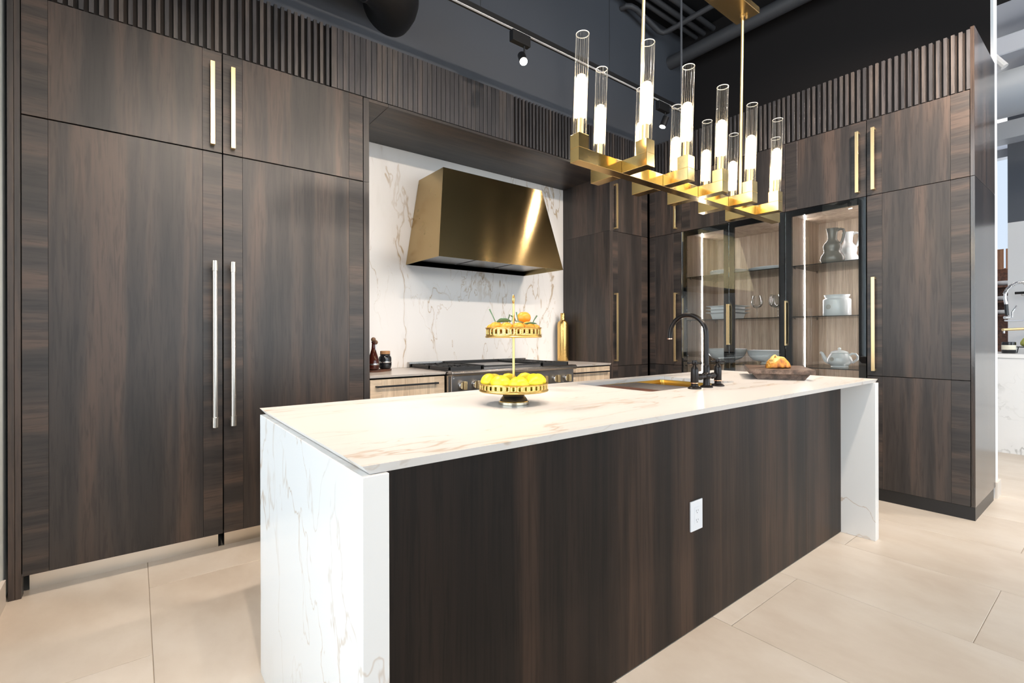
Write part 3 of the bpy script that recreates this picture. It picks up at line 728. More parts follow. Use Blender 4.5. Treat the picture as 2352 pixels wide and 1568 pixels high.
pitcher((4.300, 1.462, ZA), 'china_grey', 'grey gourd-shaped pitcher on the top shelf, in front of the white one', 0.96)
pitcher((4.53, 1.428, ZA), 'china', 'white gourd-shaped pitcher on the top shelf of the single-door cabinet', 0.94)
def crest(parent, c, r, s):
    b = B(); fx = c[0] - r - 0.0006
    for rad, w in ((s, s * 0.22), (s * 0.55, s * 0.18), (s * 0.15, s * 0.15)):
        for i in range(20):
            a0, a1 = 2 * PI * i / 20, 2 * PI * (i + 1) / 20; q = []
            for a, rr in ((a0, rad + w / 2), (a1, rad + w / 2), (a1, max(rad - w / 2, 0)), (a0, max(rad - w / 2, 0))):
                yy, zz = rr * math.cos(a), rr * math.sin(a)
                q.append((c[0] - math.sqrt(max(r * r - (yy + 0.3 * r) ** 2, 0)) - 0.0008, c[1] + 0.3 * r + yy, c[2] + zz))
            vs = [b.bm.verts.new(p) for p in q]; b.face(vs)
    b.make('crest', 'crest', parent)
c = (4.42, 1.472, ZBb)
t = thing('canister', c, 'white ceramic canister with round brown crest on the middle shelf', 'canister')
B().lathe([(0.094, 0), (0.096, 0.003), (0.096, 0.128), (0.093, 0.137), (0.083, 0.142), (0.081, 0.150), (0.088, 0.166), (0.090, 0.170), (0.086, 0.170), (0.077, 0.15), (0.0, 0.14)], c, 40).make('vessel', 'china', t, smooth=True, ang=50)
crest(t, (c[0], c[1], c[2] + 0.074), 0.0965, 0.016)
c = (4.40, 1.448, ZC)
t = thing('teapot', c, 'white lidded teapot with round brown crest on the lower shelf', 'teapot')
B().lathe([(0.058, 0), (0.061, 0.004), (0.056, 0.012), (0.064, 0.020), (0.080, 0.036), (0.086, 0.054), (0.078, 0.082), (0.064, 0.106), (0.060, 0.112), (0, 0.112)], c, 36).make('vessel', 'china', t, smooth=True, ang=50)
ld = B().lathe([(0.061, 0), (0.062, 0.004), (0.052, 0.014), (0.025, 0.023), (0.0, 0.025)], (c[0], c[1], c[2] + 0.1125), 32).make('lid', 'china', t, smooth=True, ang=50)
B().ball((c[0], c[1], c[2] + 0.146), 0.012, 16).make('lid_knob', 'china', ld, smooth=True)
B().tube([(c[0], c[1] + y, c[2] + z) for y, z in ((0.070, 0.040), (0.095, 0.052), (0.110, 0.080), (0.122, 0.108), (0.136, 0.116))], [0.020, 0.017, 0.014, 0.011, 0.010], 14).make('spout', 'china', t, smooth=True)
B().tube([(c[0], c[1] + y, c[2] + z) for y, z in ((-0.066, 0.098), (-0.086, 0.110), (-0.110, 0.108), (-0.124, 0.088), (-0.120, 0.066), (-0.102, 0.050), (-0.088, 0.040))], 0.0085, 10).make('handle', 'china', t, smooth=True)
crest(t, (c[0], c[1], c[2] + 0.066), 0.086, 0.013)

# ------------------------------------------------------------------ island
t = thing('kitchen_island', (1.86, 1.5, 0), 'dark wood front and body of the kitchen island', 'island')
box(0.4005, 2.8245, 1.087, 1.107, 0.004, 0.8985).make('front_board', 'oak_island', t, bevel=0.0006)
box(2.8255, 3.3195, 1.087, 1.107, 0.004, 0.8985).make('front_board', 'oak_island', t, bevel=0.0006)
for k in range(5):
    x0 = 0.402 + k * 0.5835
    box(x0, x0 + 0.5815, 1.838, 1.858, 0.09, 0.8985).make('back_door', 'oak_v', t, bevel=0.0006)
box(0.402, 3.318, 1.78, 1.80, 0.0, 0.088).make('toe_kick', 'black_toe', t)
box(0.402, 3.318, 1.110, 1.835, 0.089, 0.105).make('bottom_board', 'oak_v', t)
b = box(0.402, 0.420, 1.110, 1.835, 0.106, 0.8985); b.box(3.30, 3.318, 1.110, 1.835, 0.106, 0.8985)
b.make('side_board', 'oak_v', t)
def waterfall(x0, x1, label):
    tag(box(x0, x1, 0.915, 1.880, 0.0, 0.8985).make('waterfall_panel', 'marble_side', bevel=0.0012), label, 'panel')
waterfall(0.345, 0.4000, 'white marble waterfall end of the island facing the refrigerators, large gold veins')
waterfall(3.3200, 3.372, 'white marble waterfall end of the island facing the display cabinets')
# worktop with a sink cut-out and knife edge
X0, X1, Y0, Y1, ZU, ZL = 0.347, 3.375, 0.919, 1.900, 0.9185, 0.8995
sx0, sx1, sy0, sy1 = 1.832, 2.582, 1.343, 1.815
bv = 0.017
def ringr(x0, x1, y0, y1, z, r=0.0, n=6):
    if r == 0: return [(x0, y0, z), (x1, y0, z), (x1, y1, z), (x0, y1, z)]
    pts = []
    for cx, cy, a in ((x1 - r, y0 + r, -PI / 2), (x1 - r, y1 - r, 0), (x0 + r, y1 - r, PI / 2), (x0 + r, y0 + r, PI)):
        for i in range(n + 1): pts.append((cx + r * math.cos(a + i * PI / 2 / n), cy + r * math.sin(a + i * PI / 2 / n), z))
    return pts
b = B(); bm = b.bm
hole_t = [bm.verts.new(p) for p in ringr(sx0, sx1, sy0, sy1, ZU, 0.02)]
hole_b = [bm.verts.new((v.co.x, v.co.y, ZL)) for v in hole_t]
out_t = [bm.verts.new(p) for p in ringr(X0, X1, Y0, Y1, ZU)]
out_b = [bm.verts.new(p) for p in ringr(X0 + bv, X1 - bv, Y0 + bv * 0.4, Y1 - bv * 0.4, ZL)]
n = len(hole_t); q = n // 4
def sheet(out, hole):
    # hole corner groups start at (x1,y0),(x1,y1),(x0,y1),(x0,y0); outer 0:(x0,y0) 1:(x1,y0) 2:(x1,y1) 3:(x0,y1)
    for g, oc in ((0, 1), (1, 2), (2, 3), (3, 0)):
        for i in range(q - 1): b.face([out[oc], hole[g * q + i + 1], hole[g * q + i]])
    for g, (oa, ob) in ((0, (1, 2)), (1, (2, 3)), (2, (3, 0)), (3, (0, 1))):
        b.face([out[oa], out[ob], hole[((g + 1) * q) % n], hole[g * q + q - 1]])
sheet(out_t, hole_t); sheet(out_b, hole_b)
for i in range(4): b.face([out_t[i], out_t[(i + 1) % 4], out_b[(i + 1) % 4], out_b[i]])
for i in range(n): b.face([hole_t[i], hole_t[(i + 1) % n], hole_b[(i + 1) % n], hole_b[i]])
tag(b.make('island_worktop', 'marble_top'), 'long white marble island worktop with knife edge and sink cut-out', 'worktop')

# sink
t = thing('workstation_sink', (2.2, 1.58, 0.67), 'brass undermount sink with drying rack and board in the island', 'sink')
b = B()
b.rings([ringr(sx0 - 0.02, sx1 + 0.02, sy0 - 0.02, sy1 + 0.02, 0.8985, 0.03), ringr(sx0 + 0.002, sx1 - 0.002, sy0 + 0.002, sy1 - 0.002, 0.8985, 0.02),
         ringr(sx0 + 0.003, sx1 - 0.003, sy0 + 0.003, sy1 - 0.003, 0.884, 0.02), ringr(sx0 + 0.016, sx1 - 0.016, sy0 + 0.016, sy1 - 0.016, 0.883, 0.02),
         ringr(sx0 + 0.018, sx1 - 0.018, sy0 + 0.018, sy1 - 0.018, 0.68, 0.02)], True, False)
vs = [b.bm.verts.new(p) for p in ringr(sx0 + 0.018, sx1 - 0.018, sy0 + 0.018, sy1 - 0.018, 0.68, 0.02)]; b.face(vs)
b.make('basin', 'sink_brass', t, smooth=True, ang=30)
box(1.837, 2.055, sy0 + 0.004, sy1 - 0.004, 0.8845, 0.9000).make('wood_insert', 'copper_wood', t, bevel=0.003)
rk = box(2.062, 2.070, sy0 + 0.005, sy1 - 0.005, 0.8845, 0.8985).make('drying_rack', 'bronze_black', t)
for k in range(11):
    x = 2.082 + k * 0.024
    B().cyl((x, sy0 + 0.006, 0.8935), (x, sy1 - 0.006, 0.8935), 0.0048, 10).make('rod', 'steel_dark', rk, smooth=True)
B().lathe([(0.045, 0), (0.045, 0.004), (0.03, 0.006), (0, 0.005)], (2.3, 1.6, 0.6805), 24).make('drain', 'sink_brass', t, smooth=True)

# bridge faucet
FX, FY, FZ = 2.200, 1.290, 0.9187
t = thing('bridge_faucet', (FX, FY, FZ), 'black bridge faucet with tall arched spout and cross handles by the sink', 'faucet')
def bz(name, prof, x, parent=None, mat='bronze_black'): return B().lathe(prof, (x, FY, FZ), 28).make(name, mat, parent or t, smooth=True, ang=40)
bz('centre_post', [(0.030, 0), (0.030, 0.004), (0.024, 0.008), (0.017, 0.011), (0.0155, 0.030), (0.0155, 0.040), (0.021, 0.046), (0.0225, 0.056), (0.021, 0.066), (0.0155, 0.072), (0.0155, 0.105), (0.013, 0.108), (0, 0.108)], FX)
pts = [(FX, FY, FZ + 0.10), (FX, FY, FZ + 0.252)]
R = 0.102
for i in range(1, 22):
    a = PI * i / 20
    pts.append((FX, FY + R * (1 - math.cos(a)), FZ + 0.252 + R * math.sin(a) * 1.02))
pts[-1] = (FX, FY + 2 * R + 0.001, FZ + 0.238)
B().tube(pts, 0.0115, 18).make('spout', 'bronze_black', t, smooth=True, ang=60)
B().cyl((FX, FY + 2 * R + 0.001, FZ + 0.233), (FX, FY + 2 * R + 0.001, FZ + 0.238), 0.0124, 18).make('spout_ring', 'copper', t, smooth=True)
b = B().tube([(FX - 0.104, FY, FZ + 0.054), (FX - 0.072, FY, FZ + 0.054), (FX - 0.062, FY, FZ + 0.054), (FX - 0.05, FY, FZ + 0.054), (FX - 0.035, FY, FZ + 0.054), (FX - 0.02, FY, FZ + 0.054), (FX + 0.02, FY, FZ + 0.054), (FX + 0.035, FY, FZ + 0.054), (FX + 0.05, FY, FZ + 0.054), (FX + 0.062, FY, FZ + 0.054), (FX + 0.072, FY, FZ + 0.054), (FX + 0.104, FY, FZ + 0.054)],
             [0.010, 0.010, 0.0155, 0.0155, 0.011, 0.013, 0.013, 0.011, 0.0155, 0.0155, 0.010, 0.010], 18)
b.make('bridge', 'bronze_black', t, smooth=True, ang=50)
for sx in (-0.104, 0.104):
    v = bz('valve', [(0.031, 0), (0.031, 0.004), (0.026, 0.009), (0.0165, 0.013), (0.0155, 0.024), (0.0178, 0.030), (0.0178, 0.086), (0.016, 0.098), (0.009, 0.106), (0.007, 0.112), (0.012, 0.117), (0.013, 0.126), (0.011, 0.134), (0.0, 0.136)], FX + sx)
    bz('copper_ring', [(0.0172, 0.025), (0.0182, 0.026), (0.0182, 0.029), (0.0172, 0.030)], FX + sx, v, 'copper')
    c = Vector((FX + sx, FY, FZ + 0.122))
    ang0 = math.radians(-38)
    b = B()
    for i in range(4):
        a = ang0 + i * PI / 2; dv = Vector((math.cos(a), math.sin(a), 0))
        b.tube([c + dv * 0.006, c + dv * 0.014, c + dv * 0.026, c + dv * 0.034, c + dv * 0.036], [0.0045, 0.004, 0.0058, 0.0058, 0.003], 10)
    b.make('cross_handle', 'bronze_black', v, smooth=True, ang=50)

# outlet on the island front
t = thing('power_outlet', (1.770, 1.087, 0.455), 'white duplex power outlet on the dark island front', 'outlet')
box(1.7285, 1.8115, 1.0805, 1.0868, 0.395, 0.514).make('cover_plate', 'plastic_white', t, bevel=0.0022, seg=2)
ins = box(1.7535, 1.7865, 1.0792, 1.0806, 0.421, 0.488).make('socket_face', 'plastic_white', t, bevel=0.0005)
for zc in (0.474, 0.437):
    for dx, h in ((-0.0065, 0.0035), (0.0065, 0.0028)):
        box(1.770 + dx - 0.0009, 1.770 + dx + 0.0009, 1.0788, 1.0795, zc - h, zc + h).make('slot', 'plastic_slot', ins)
    B().cyl((1.770, 1.0788, zc - 0.009), (1.770, 1.0795, zc - 0.009), 0.0021, 8).make('ground_hole', 'plastic_slot', ins)

# ------------------------------------------------------------------ two-tier fruit stand and fruit
RV, FV = Vector((0.790, -0.613, 0)), Vector((0.613, 0.790, 0))
SC = Vector((1.113, 1.425, 0.9187))
def uv(u, v, z): p = SC + RV * u + FV * v; return Vector((p.x, p.y, z))
t = thing('fruit_stand', SC, 'two-tier gold fruit stand with pierced rims on the island', 'fruit stand')
B().lathe([(0.055, 0), (0.057, 0.001), (0.057, 0.010), (0.053, 0.013), (0, 0.013)], SC, 48).make('foot', 'foot_nickel', t, smooth=True, ang=30)
B().lathe([(0.052, 0.0132), (0.050, 0.018), (0.044, 0.026), (0.040, 0.029), (0.041, 0.031), (0.037, 0.040), (0.032, 0.0475), (0, 0.0475)], SC, 48).make('pedestal', 'jar_black', t, smooth=True, ang=40)
def tray(R, z, h, n, fl=0.002):
    pl = B().lathe([(R * 0.3, 0), (R - 0.003, 0), (R + 0.001, 0.0015), (R + 0.002, 0.004), (R + 0.0005, 0.0065), (R, 0.0085), (R - 0.002, 0.0085), (R - 0.003, fl), (0.0052, fl), (0.0052, 0.0)], (SC.x, SC.y, z), 72, cap=False).make('tray', 'gold_stand', t, smooth=True, ang=50)
    b = B(); z0, z1 = z + 0.0087, z + h - 0.003
    rows = [0.0, 0.14, 0.22, 0.30, 0.46, 0.54, 0.70, 0.78, 0.86, 1.0]
    cols = [0.0, 0.36, 0.62, 0.74, 1.0]       # slot | web | dot column | web
    V = {}
    def vv(c, r):
        c %= n * 4
        if (c, r) not in V:
            a = 2 * PI * (c // 4 + cols[c % 4]) / n
            V[(c, r)] = b.bm.verts.new((SC.x + (R - 0.001) * math.cos(a), SC.y + (R - 0.001) * math.sin(a), z0 + (z1 - z0) * rows[r]))
        return V[(c, r)]
    for c in range(n * 4):
        for r in range(len(rows) - 1):
            if c % 4 == 0 and 1 <= r <= 7: continue
            if c % 4 == 2 and r in (2, 4, 6): continue
            b.face([vv(c, r), vv(c + 1, r), vv(c + 1, r + 1), vv(c, r + 1)])
    g = b.make('pierced_rim', 'gold_stand', pl, smooth=True, ang=80)
    md = g.modifiers.new('thick', 'SOLIDIFY'); md.thickness = 0.0014
    B().lathe([(R - 0.003, z1 - z), (R + 0.0015, z1 - z), (R + 0.002, z1 - z + 0.0015), (R + 0.0005, z1 - z + 0.003), (R - 0.003, z1 - z + 0.003)], (SC.x, SC.y, z), 72, cap=False).make('rim_bead', 'gold_stand', pl, smooth=True, ang=50)
tray(0.1275, 0.9665, 0.0315, 36); tray(0.1035, 1.1640, 0.0375, 30, 0.0145)
B().cyl((SC.x, SC.y, 0.9665), (SC.x, SC.y, 1.1638), 0.0046, 16).make('rod', 'gold_stand', t, smooth=True)
B().cyl((SC.x, SC.y, 1.1645), (SC.x, SC.y, 1.291), 0.0046, 16).make('rod', 'gold_stand', t, smooth=True)
b = B().tube([uv(0, 0, 0) * 1.0 + Vector((0, 0, 1.307)) + FV * (0.013 * math.cos(a)) + RV * (0.003 * math.cos(a)) + Vector((0, 0, 0.0155 * math.sin(a))) for a in [2 * PI * i / 20 for i in range(21)]], 0.0022, 8)
b.make('ring_handle', 'gold_stand', t, smooth=True)

lem = [(0.0, -0.0400), (0.004, -0.0385), (0.0075, -0.035), (0.016, -0.029), (0.025, -0.018), (0.029, 0.0), (0.026, 0.015), (0.018, 0.027), (0.0085, 0.033), (0.005, 0.036), (0.0, 0.037)]
LP = [(-0.090, -0.010, 1.1, 20), (-0.046, -0.074, 1.08, 75), (0.018, -0.088, 1.02, 10), (0.073, -0.050, 1.15, 80), (0.091, 0.018, 1.05, 100), (0.045, 0.075, 1.05, 30), (-0.020, 0.087, 1.0, 60), (-0.073, 0.057, 1.0, 120)]
LL = ['lemon at the rim nearest the refrigerators on the lower tray', 'large lemon with grey blossom tip at the front of the lower tray', 'round lemon at the front middle of the lower tray', 'biggest lemon on the lower tray, lying towards the sink', 'lemon tucked behind the biggest one on the lower tray', 'lemon on the range side of the rod, lower tray', 'lemon behind the rod on the lower tray, half hidden', 'lemon at the back of the lower tray towards the refrigerators']
for (u, v, k, a), lb in zip(LP, LL):
    r = 0.029 * k
    c = uv(u, v, 0.9688 + r)
    m = Matrix.Translation(c) @ Matrix.Rotation(math.atan2(v, u) + PI + math.radians(a * 0.2 - 10) - YAW, 4, 'Z') @ Matrix.Rotation(PI / 2, 4, 'X') @ Matrix.Scale(k, 4)
    tt = thing('lemon', c, lb, 'lemon', 'lemons on the lower tray')
    B().lathe(lem, (0, 0, 0), 24).xf(m).make('fruit', 'lemon', tt, smooth=True, ang=80)
    if 'blossom' in lb or 'biggest' in lb:
        e = m @ Vector((0, 0, -0.0395)); B().ball(e, 0.0032, 10).make('blossom_tip', 'plastic_slot', tt, smooth=True)
man = [(0.0, -0.0185), (0.008, -0.018), (0.016, -0.013), (0.0205, -0.005), (0.0215, 0.002), (0.019, 0.010), (0.012, 0.0165), (0.005, 0.0185), (0.0, 0.0175)]
OP = [(-0.066, -0.030, 0, 1.0, 'mandarin with long stem at the refrigerator side of the upper tray'), (-0.084, 0.022, 0, 0.85, 'small mandarin at the edge of the upper tray behind the stemmed one'), (-0.026, -0.070, 0, 0.95, 'mandarin at the front of the upper tray under the big leaf'),
      (0.018, -0.073, 0, 0.92, 'mandarin at the front rim of the upper tray beside the rod'), (0.055, -0.052, 0, 1.02, 'mandarin under the raised one on the upper tray'), (0.083, -0.008, 0, 0.8, 'mandarin at the rim of the upper tray on the sink side'),
      (0.040, -0.012, 0.031, 1.04, 'raised mandarin sitting on top of the others, short stem up'), (0.030, 0.055, 0, 1.0, 'mandarin behind the rod on the upper tray'), (-0.030, 0.062, 0, 1.0, 'mandarin at the back of the upper tray under the leaves')]
ORG = []
for u, v, dz, k, lb in OP:
    k *= 1.17; u *= 0.96; v *= 0.96; dz *= 1.15
    c = uv(u, v, 1.1787 + 0.0185 * k + dz)
    tt = thing('mandarin', c, lb, 'mandarin', 'mandarins on the upper tray')
    B().lathe([(r * k, z * k) for r, z in man], c, 22).make('fruit', 'mandarin', tt, smooth=True, ang=80)
    ORG.append(tt)
def stemc(o, pts, r=0.0017):
    B().tube([uv(p[0], p[1], p[2] + 0.011) for p in pts], [r] * (len(pts) - 1) + [r * 1.5], 8).make('stem', 'stem', o, smooth=True)
def leaf(o, p0, p1, w, up=0.006, mat='leaf'):
    a, c = uv(p0[0], p0[1], p0[2] + 0.011), uv(p1[0], p1[1], p1[2] + 0.009); d = c - a; side = Vector((0, 0, 1)) * 0.75 + RV.cross(d).normalized() * 0.0 + FV * -0.5
    side = (side - d.normalized() * side.dot(d.normalized())).normalized(); nrm = d.normalized().cross(side)
    b = B(); N = 8; rows = []
    for i in range(N + 1):
        q = i / N; ww = w * math.sin(PI * min(1, q * 0.97 + 0.015)) ** 0.75
        ctr = a + d * q + Vector((0, 0, up * math.sin(PI * q)))
        rows.append([b.bm.verts.new(ctr - side * ww + nrm * 0.002), b.bm.verts.new(ctr), b.bm.verts.new(ctr + side * ww + nrm * 0.002)])
    for r0, r1 in zip(rows, rows[1:]):
        for i in range(2): b.face([r0[i], r0[i + 1], r1[i + 1], r1[i]])
    l = b.make('leaf', mat, o, smooth=True, ang=70); m = l.modifiers.new('thick', 'SOLIDIFY'); m.thickness = 0.0007
stemc(ORG[0], [(-0.062, -0.030, 1.203), (-0.068, -0.030, 1.216), (-0.078, -0.03, 1.238), (-0.088, -0.03, 1.258)], 0.0019)
leaf(ORG[2], (-0.060, -0.064, 1.2100), (-0.008, -0.060, 1.2160), 0.0085)
leaf(ORG[0], (-0.064, -0.026, 1.212), (-0.030, -0.01, 1.222), 0.005)
stemc(ORG[8], [(-0.026, 0.05, 1.204), (-0.02, 0.03, 1.220), (-0.014, 0.02, 1.240)], 0.0017)
stemc(ORG[3], [(0.030, -0.070, 1.203), (0.018, -0.068, 1.212), (0.013, -0.068, 1.228), (0.010, -0.068, 1.245)], 0.0019)
stemc(ORG[6], [(0.043, -0.012, 1.2345), (0.043, -0.012, 1.243)], 0.0019)
stemc(ORG[5], [(0.070, -0.01, 1.204), (0.076, -0.012, 1.218), (0.087, -0.014, 1.235)], 0.0019)
leaf(ORG[4], (0.036, -0.078, 1.2035), (0.084, -0.060, 1.2065), 0.0050, 0.002)
leaf(ORG[7], (0.01, 0.03, 1.212), (-0.012, 0.02, 1.238), 0.004)
stemc(ORG[4], [(0.052, -0.05, 1.203), (0.03, -0.05, 1.210), (0.008, -0.055, 1.214)], 0.0013)
stemc(ORG[2], [(-0.022, -0.068, 1.203), (-0.006, -0.062, 1.214), (-0.002, -0.06, 1.232)], 0.0012)

# ------------------------------------------------------------------ chopping board and bread
BA = math.radians(29.7); BC = Vector((3.055, 1.335, 0.9187))
bm_ = Matrix.Translation(BC) @ Matrix.Rotation(BA, 4, 'Z')
t = thing('chopping_board', BC, 'thick dark wood chopping board on splayed runners on the island', 'chopping board')
o = box(-0.225, 0.225, -0.165, 0.165, 0.034, 0.060).xf(bm_).make('board', 'walnut_board', t, bevel=0.0012)
for sg in (-1, 1):
    b = B(); x0, x1 = (-0.185, -0.165) if sg < 0 else (0.165, 0.185)
    b.hexa([(x0, -0.118, 0), (x1, -0.118, 0), (x1, 0.118, 0), (x0, 0.118, 0), (x0, -0.147, 0.0338), (x1, -0.147, 0.0338), (x1, 0.147, 0.0338), (x0, 0.147, 0.0338)])
    b.xf(bm_).make('runner', 'walnut_board', t, bevel=0.001)
LC = Vector((2.985, 1.300, 0.9790))
t = thing('bread_loaf', LC, 'crusty golden scored bread loaf on the chopping board', 'bread')
lm = Matrix.Translation(LC) @ Matrix.Rotation(-YAW, 4, 'Z')
b = B(); rows = []; NS = 20; NR = 24
def loaf_pt(q, a, k=1.0):
    x = -0.066 + 0.138 * q; e = max(0.0, 1 - abs(2 * q - 1) ** 2.6) ** 0.5
    asym = 1.0 + 0.10 * math.cos(3 * q + 0.4)
    yy = 0.050 * e * math.cos(a) * asym; zz = (0.058 - 0.004 * math.cos(q * 5)) * e * math.sin(a) * asym
    n_ = 0.0016 * math.sin(a * 7 + q * 11) + 0.0013 * math.sin(a * 3 - q * 23)
    if zz < 0: zz *= 0.12
    return (x, yy * k * (1 + n_ * 8), 0.008 * e + zz * k + n_ * e)
for i in range(NS + 1): rows.append([loaf_pt(i / NS, 2 * PI * j / NR) for j in range(NR)])
b.rings(rows).xf(lm).make('crust', 'bread', t, smooth=True, ang=60)
b = B(); G = []; NQ, NA = 16, 10     # pale opened crust over the top and one side
for i in range(NQ + 1):
    q = 0.03 + 0.90 * i / NQ
    hi = 2.95 - 1.25 * q + 0.12 * math.sin(9 * q); lo = 0.55
    row = []
    for j in range(NA + 1):
        a = lo + (hi - lo) * j / NA
        e = min(1.0, 4 * min(j, NA - j) / NA) * min(1.0, 5 * min(i, NQ - i) / NQ)
        k = 1.0 - 0.03 * (1 - e) + 0.055 * e + 0.012 * math.sin(a * 9 + q * 3) * e
        row.append(b.bm.verts.new(loaf_pt(q, a, k)))
    G.append(row)
for i in range(NQ):
    for j in range(NA): b.face([G[i][j], G[i + 1][j], G[i + 1][j + 1], G[i][j + 1]])
b.xf(lm).make('score', 'bread_score', t, smooth=True, ang=60)
B().tube([lm @ Vector(p) for p in ((-0.046, -0.020, 0.048), (-0.042, -0.020, 0.062), (-0.030, -0.020, 0.076), (-0.024, -0.018, 0.0765), (-0.016, -0.014, 0.066))], [0.010, 0.009, 0.004, 0.004, 0.007], 10).make('ear', 'bread_score', t, smooth=True)

# ------------------------------------------------------------------ chandelier
CY = 1.2225
t = thing('chandelier', (2.01, CY, 2.784), 'linear brass chandelier with twelve ribbed glass tubes over the island', 'chandelier')
ZB0, ZB1, ZH = 1.787, 1.835, 1.886
box(1.231, 2.789, 1.2002, 1.2448, ZB0, ZB1).make('beam', 'brass_chand', t, bevel=0.001)
holders = [(1.231, 1.281, 1.2002, 1.2448), (2.739, 2.789, 1.2002, 1.2448)]
for k in range(5):
    ax0 = 1.460 + k * 0.2615
    a = box(ax0, ax0 + 0.048, 1.0865, 1.2000, ZB0 + 0.0002, ZB1 - 0.0002).make('arm', 'brass_chand', t, bevel=0.001)
    box(ax0, ax0 + 0.048, 1.2450, 1.3600, ZB0 + 0.0002, ZB1 - 0.0002).make('arm', 'brass_chand', t, bevel=0.001)
    holders += [(ax0, ax0 + 0.048, 1.0865, 1.1345), (ax0, ax0 + 0.048, 1.3120, 1.3600)]
def lean(z, z0, k): return (0.79 * k * (z - z0), -0.613 * k * (z - z0))
for i, (x0, x1, y0, y1) in enumerate(holders):
    h = box(x0, x1, y0, y1, ZB1 - 0.0001, ZH).make('holder', 'brass_chand', t, bevel=0.001)
    cx, cy = (x0 + x1) / 2, (y0 + y1) / 2
    def sh(z, k=0.034): dx, dy = lean(z, ZH, k); return (cx + dx, cy + dy)
    b = B(); NR = 16; rg = []
    for z in (ZH + 0.0003, ZH + 0.13, ZH + 0.25, 2.246):
        px, py = sh(z); ring = []
        for j in range(NR * 6):
            a = 2 * PI * j / (NR * 6); r = 0.0212 + 0.0030 * abs(math.sin(a * NR / 2))
            ring.append((px + r * math.cos(a), py + r * math.sin(a), z))
        rg.append(ring)
    b.rings(rg, True, False).make('glass_tube', 'tube_glass', h, smooth=True, ang=25)
    px, py = sh(1.97)
    B().tube([(*sh(ZH + 0.0003), ZH + 0.0003), (*sh(1.945), 1.945)], 0.0125, 16).make('socket', 'brass_satin', h, smooth=True)
    B().tube([(*sh(z), z) for z in (1.946, 1.952, 2.085, 2.098, 2.105)], [0.010, 0.0190, 0.0190, 0.015, 0.004], 18).make('bulb', 'bulb', h, smooth=True)
    tp = B(); px, py = sh(2.246)
    tp.lathe([(0.0215, 0), (0.0242, 0), (0.0242, 0.0018), (0.0215, 0.0018)], (px, py, 2.2462), 40, cap=False).make('tube_rim', 'rim_glass', h, smooth=True)
for xb, xt in ((1.604, 1.634), (2.397, 2.427)):
    B().cyl((xb, CY, ZB1), (xt, CY, 2.7838), 0.0068, 14).make('rod', 'brass_satin', t, smooth=True)
    B().lathe([(0.011, 0), (0.011, 0.006), (0.0, 0.006)], (xt, CY, 2.7775), 16).make('rod_collar', 'brass_satin', t, smooth=True)
box(1.585, 2.476, 1.160, 1.279, 2.784, 2.814).make('canopy', 'brass_hood', t, bevel=0.0015)
B().cyl((2.444, 1.210, 2.770), (2.444, 1.210, 2.784), 0.005, 10).make('canopy_screw', 'brass_satin', t, smooth=True)
for x in (1.72, 2.34): B().cyl((x, CY, 2.814), (x, CY, 4.5), 0.005, 8).make('hanger_rod', 'black_metal', t, smooth=True)

# ------------------------------------------------------------------ track lights
TY = 2.5
def track(y, z, x0, x1, label, wires):
    t = thing('track_rail', ((x0 + x1) / 2, y, z), label, 'track rail')
    box(x0, x1, y - 0.017, y + 0.017, z, z + 0.034).make('rail', 'black_metal', t, bevel=0.001)
    box(x0 + 0.01, x1 - 0.01, y - 0.0155, y - 0.002, z - 0.003, z - 0.0002).make('sheen_strip', 'track_strip', t)  # metallic strip, its bright reflection put into the pale colour
    for x in wires: B().cyl((x, y, z + 0.034), (x, y, 4.5), 0.0016, 6).make('hanger_wire', 'black_metal', t)
track(TY, 3.170, -0.2, 3.98, 'black track rail hung from the dark ceiling before the range wall', (0.3, 1.70, 2.9))
def head(x, y, z, aim, label, power, cone=75):
    t = thing('track_spotlight', (x, y, z), label, 'spotlight', 'spotlights on the track rails')
    box(x - 0.075, x + 0.075, y - 0.02, y + 0.02, z - 0.075, z - 0.004).make('adapter', 'black_metal', t, bevel=0.002)
    p = Vector((x + 0.02, y, z - 0.16)); d = (Vector(aim) - p).normalized()
    B().cyl((x + 0.035, y, z - 0.075), (x + 0.035, y, z - 0.135), 0.006, 10).make('arm', 'black_metal', t)
    h = B().cyl(p - d * 0.045, p + d * 0.045, 0.027, 20).make('head', 'black_metal', t, smooth=True)
    B().cyl(p + d * 0.0455, p + d * 0.0475, 0.024, 20).make('lamp_face', 'lamp_face', h)
    s = spot('spot_lamp', p + d * 0.06, aim, power, WARM, cone, 0.7, 0.03)
head(2.015, TY, 3.170, (1.3, 1.0, 0.9), 'lit black track spotlight hanging above the range niche', 45, 80)
head(3.585, TY, 3.170, (2.9, 2.9, 0.9), 'lit black track spotlight hanging near the room corner', 42, 110)
head(0.30, TY, 3.170, (0.05, 2.15, 0.0), 'added unseen track spotlight above the aisle at the refrigerator doors', 82, 105)  # head added out of view to brighten the aisle floor
head(0.93, TY, 3.170, (1.0, 2.4, 0.0), 'added unseen track spotlight above the aisle beside the range niche', 60, 100)  # another unseen head added for the floor near the niche
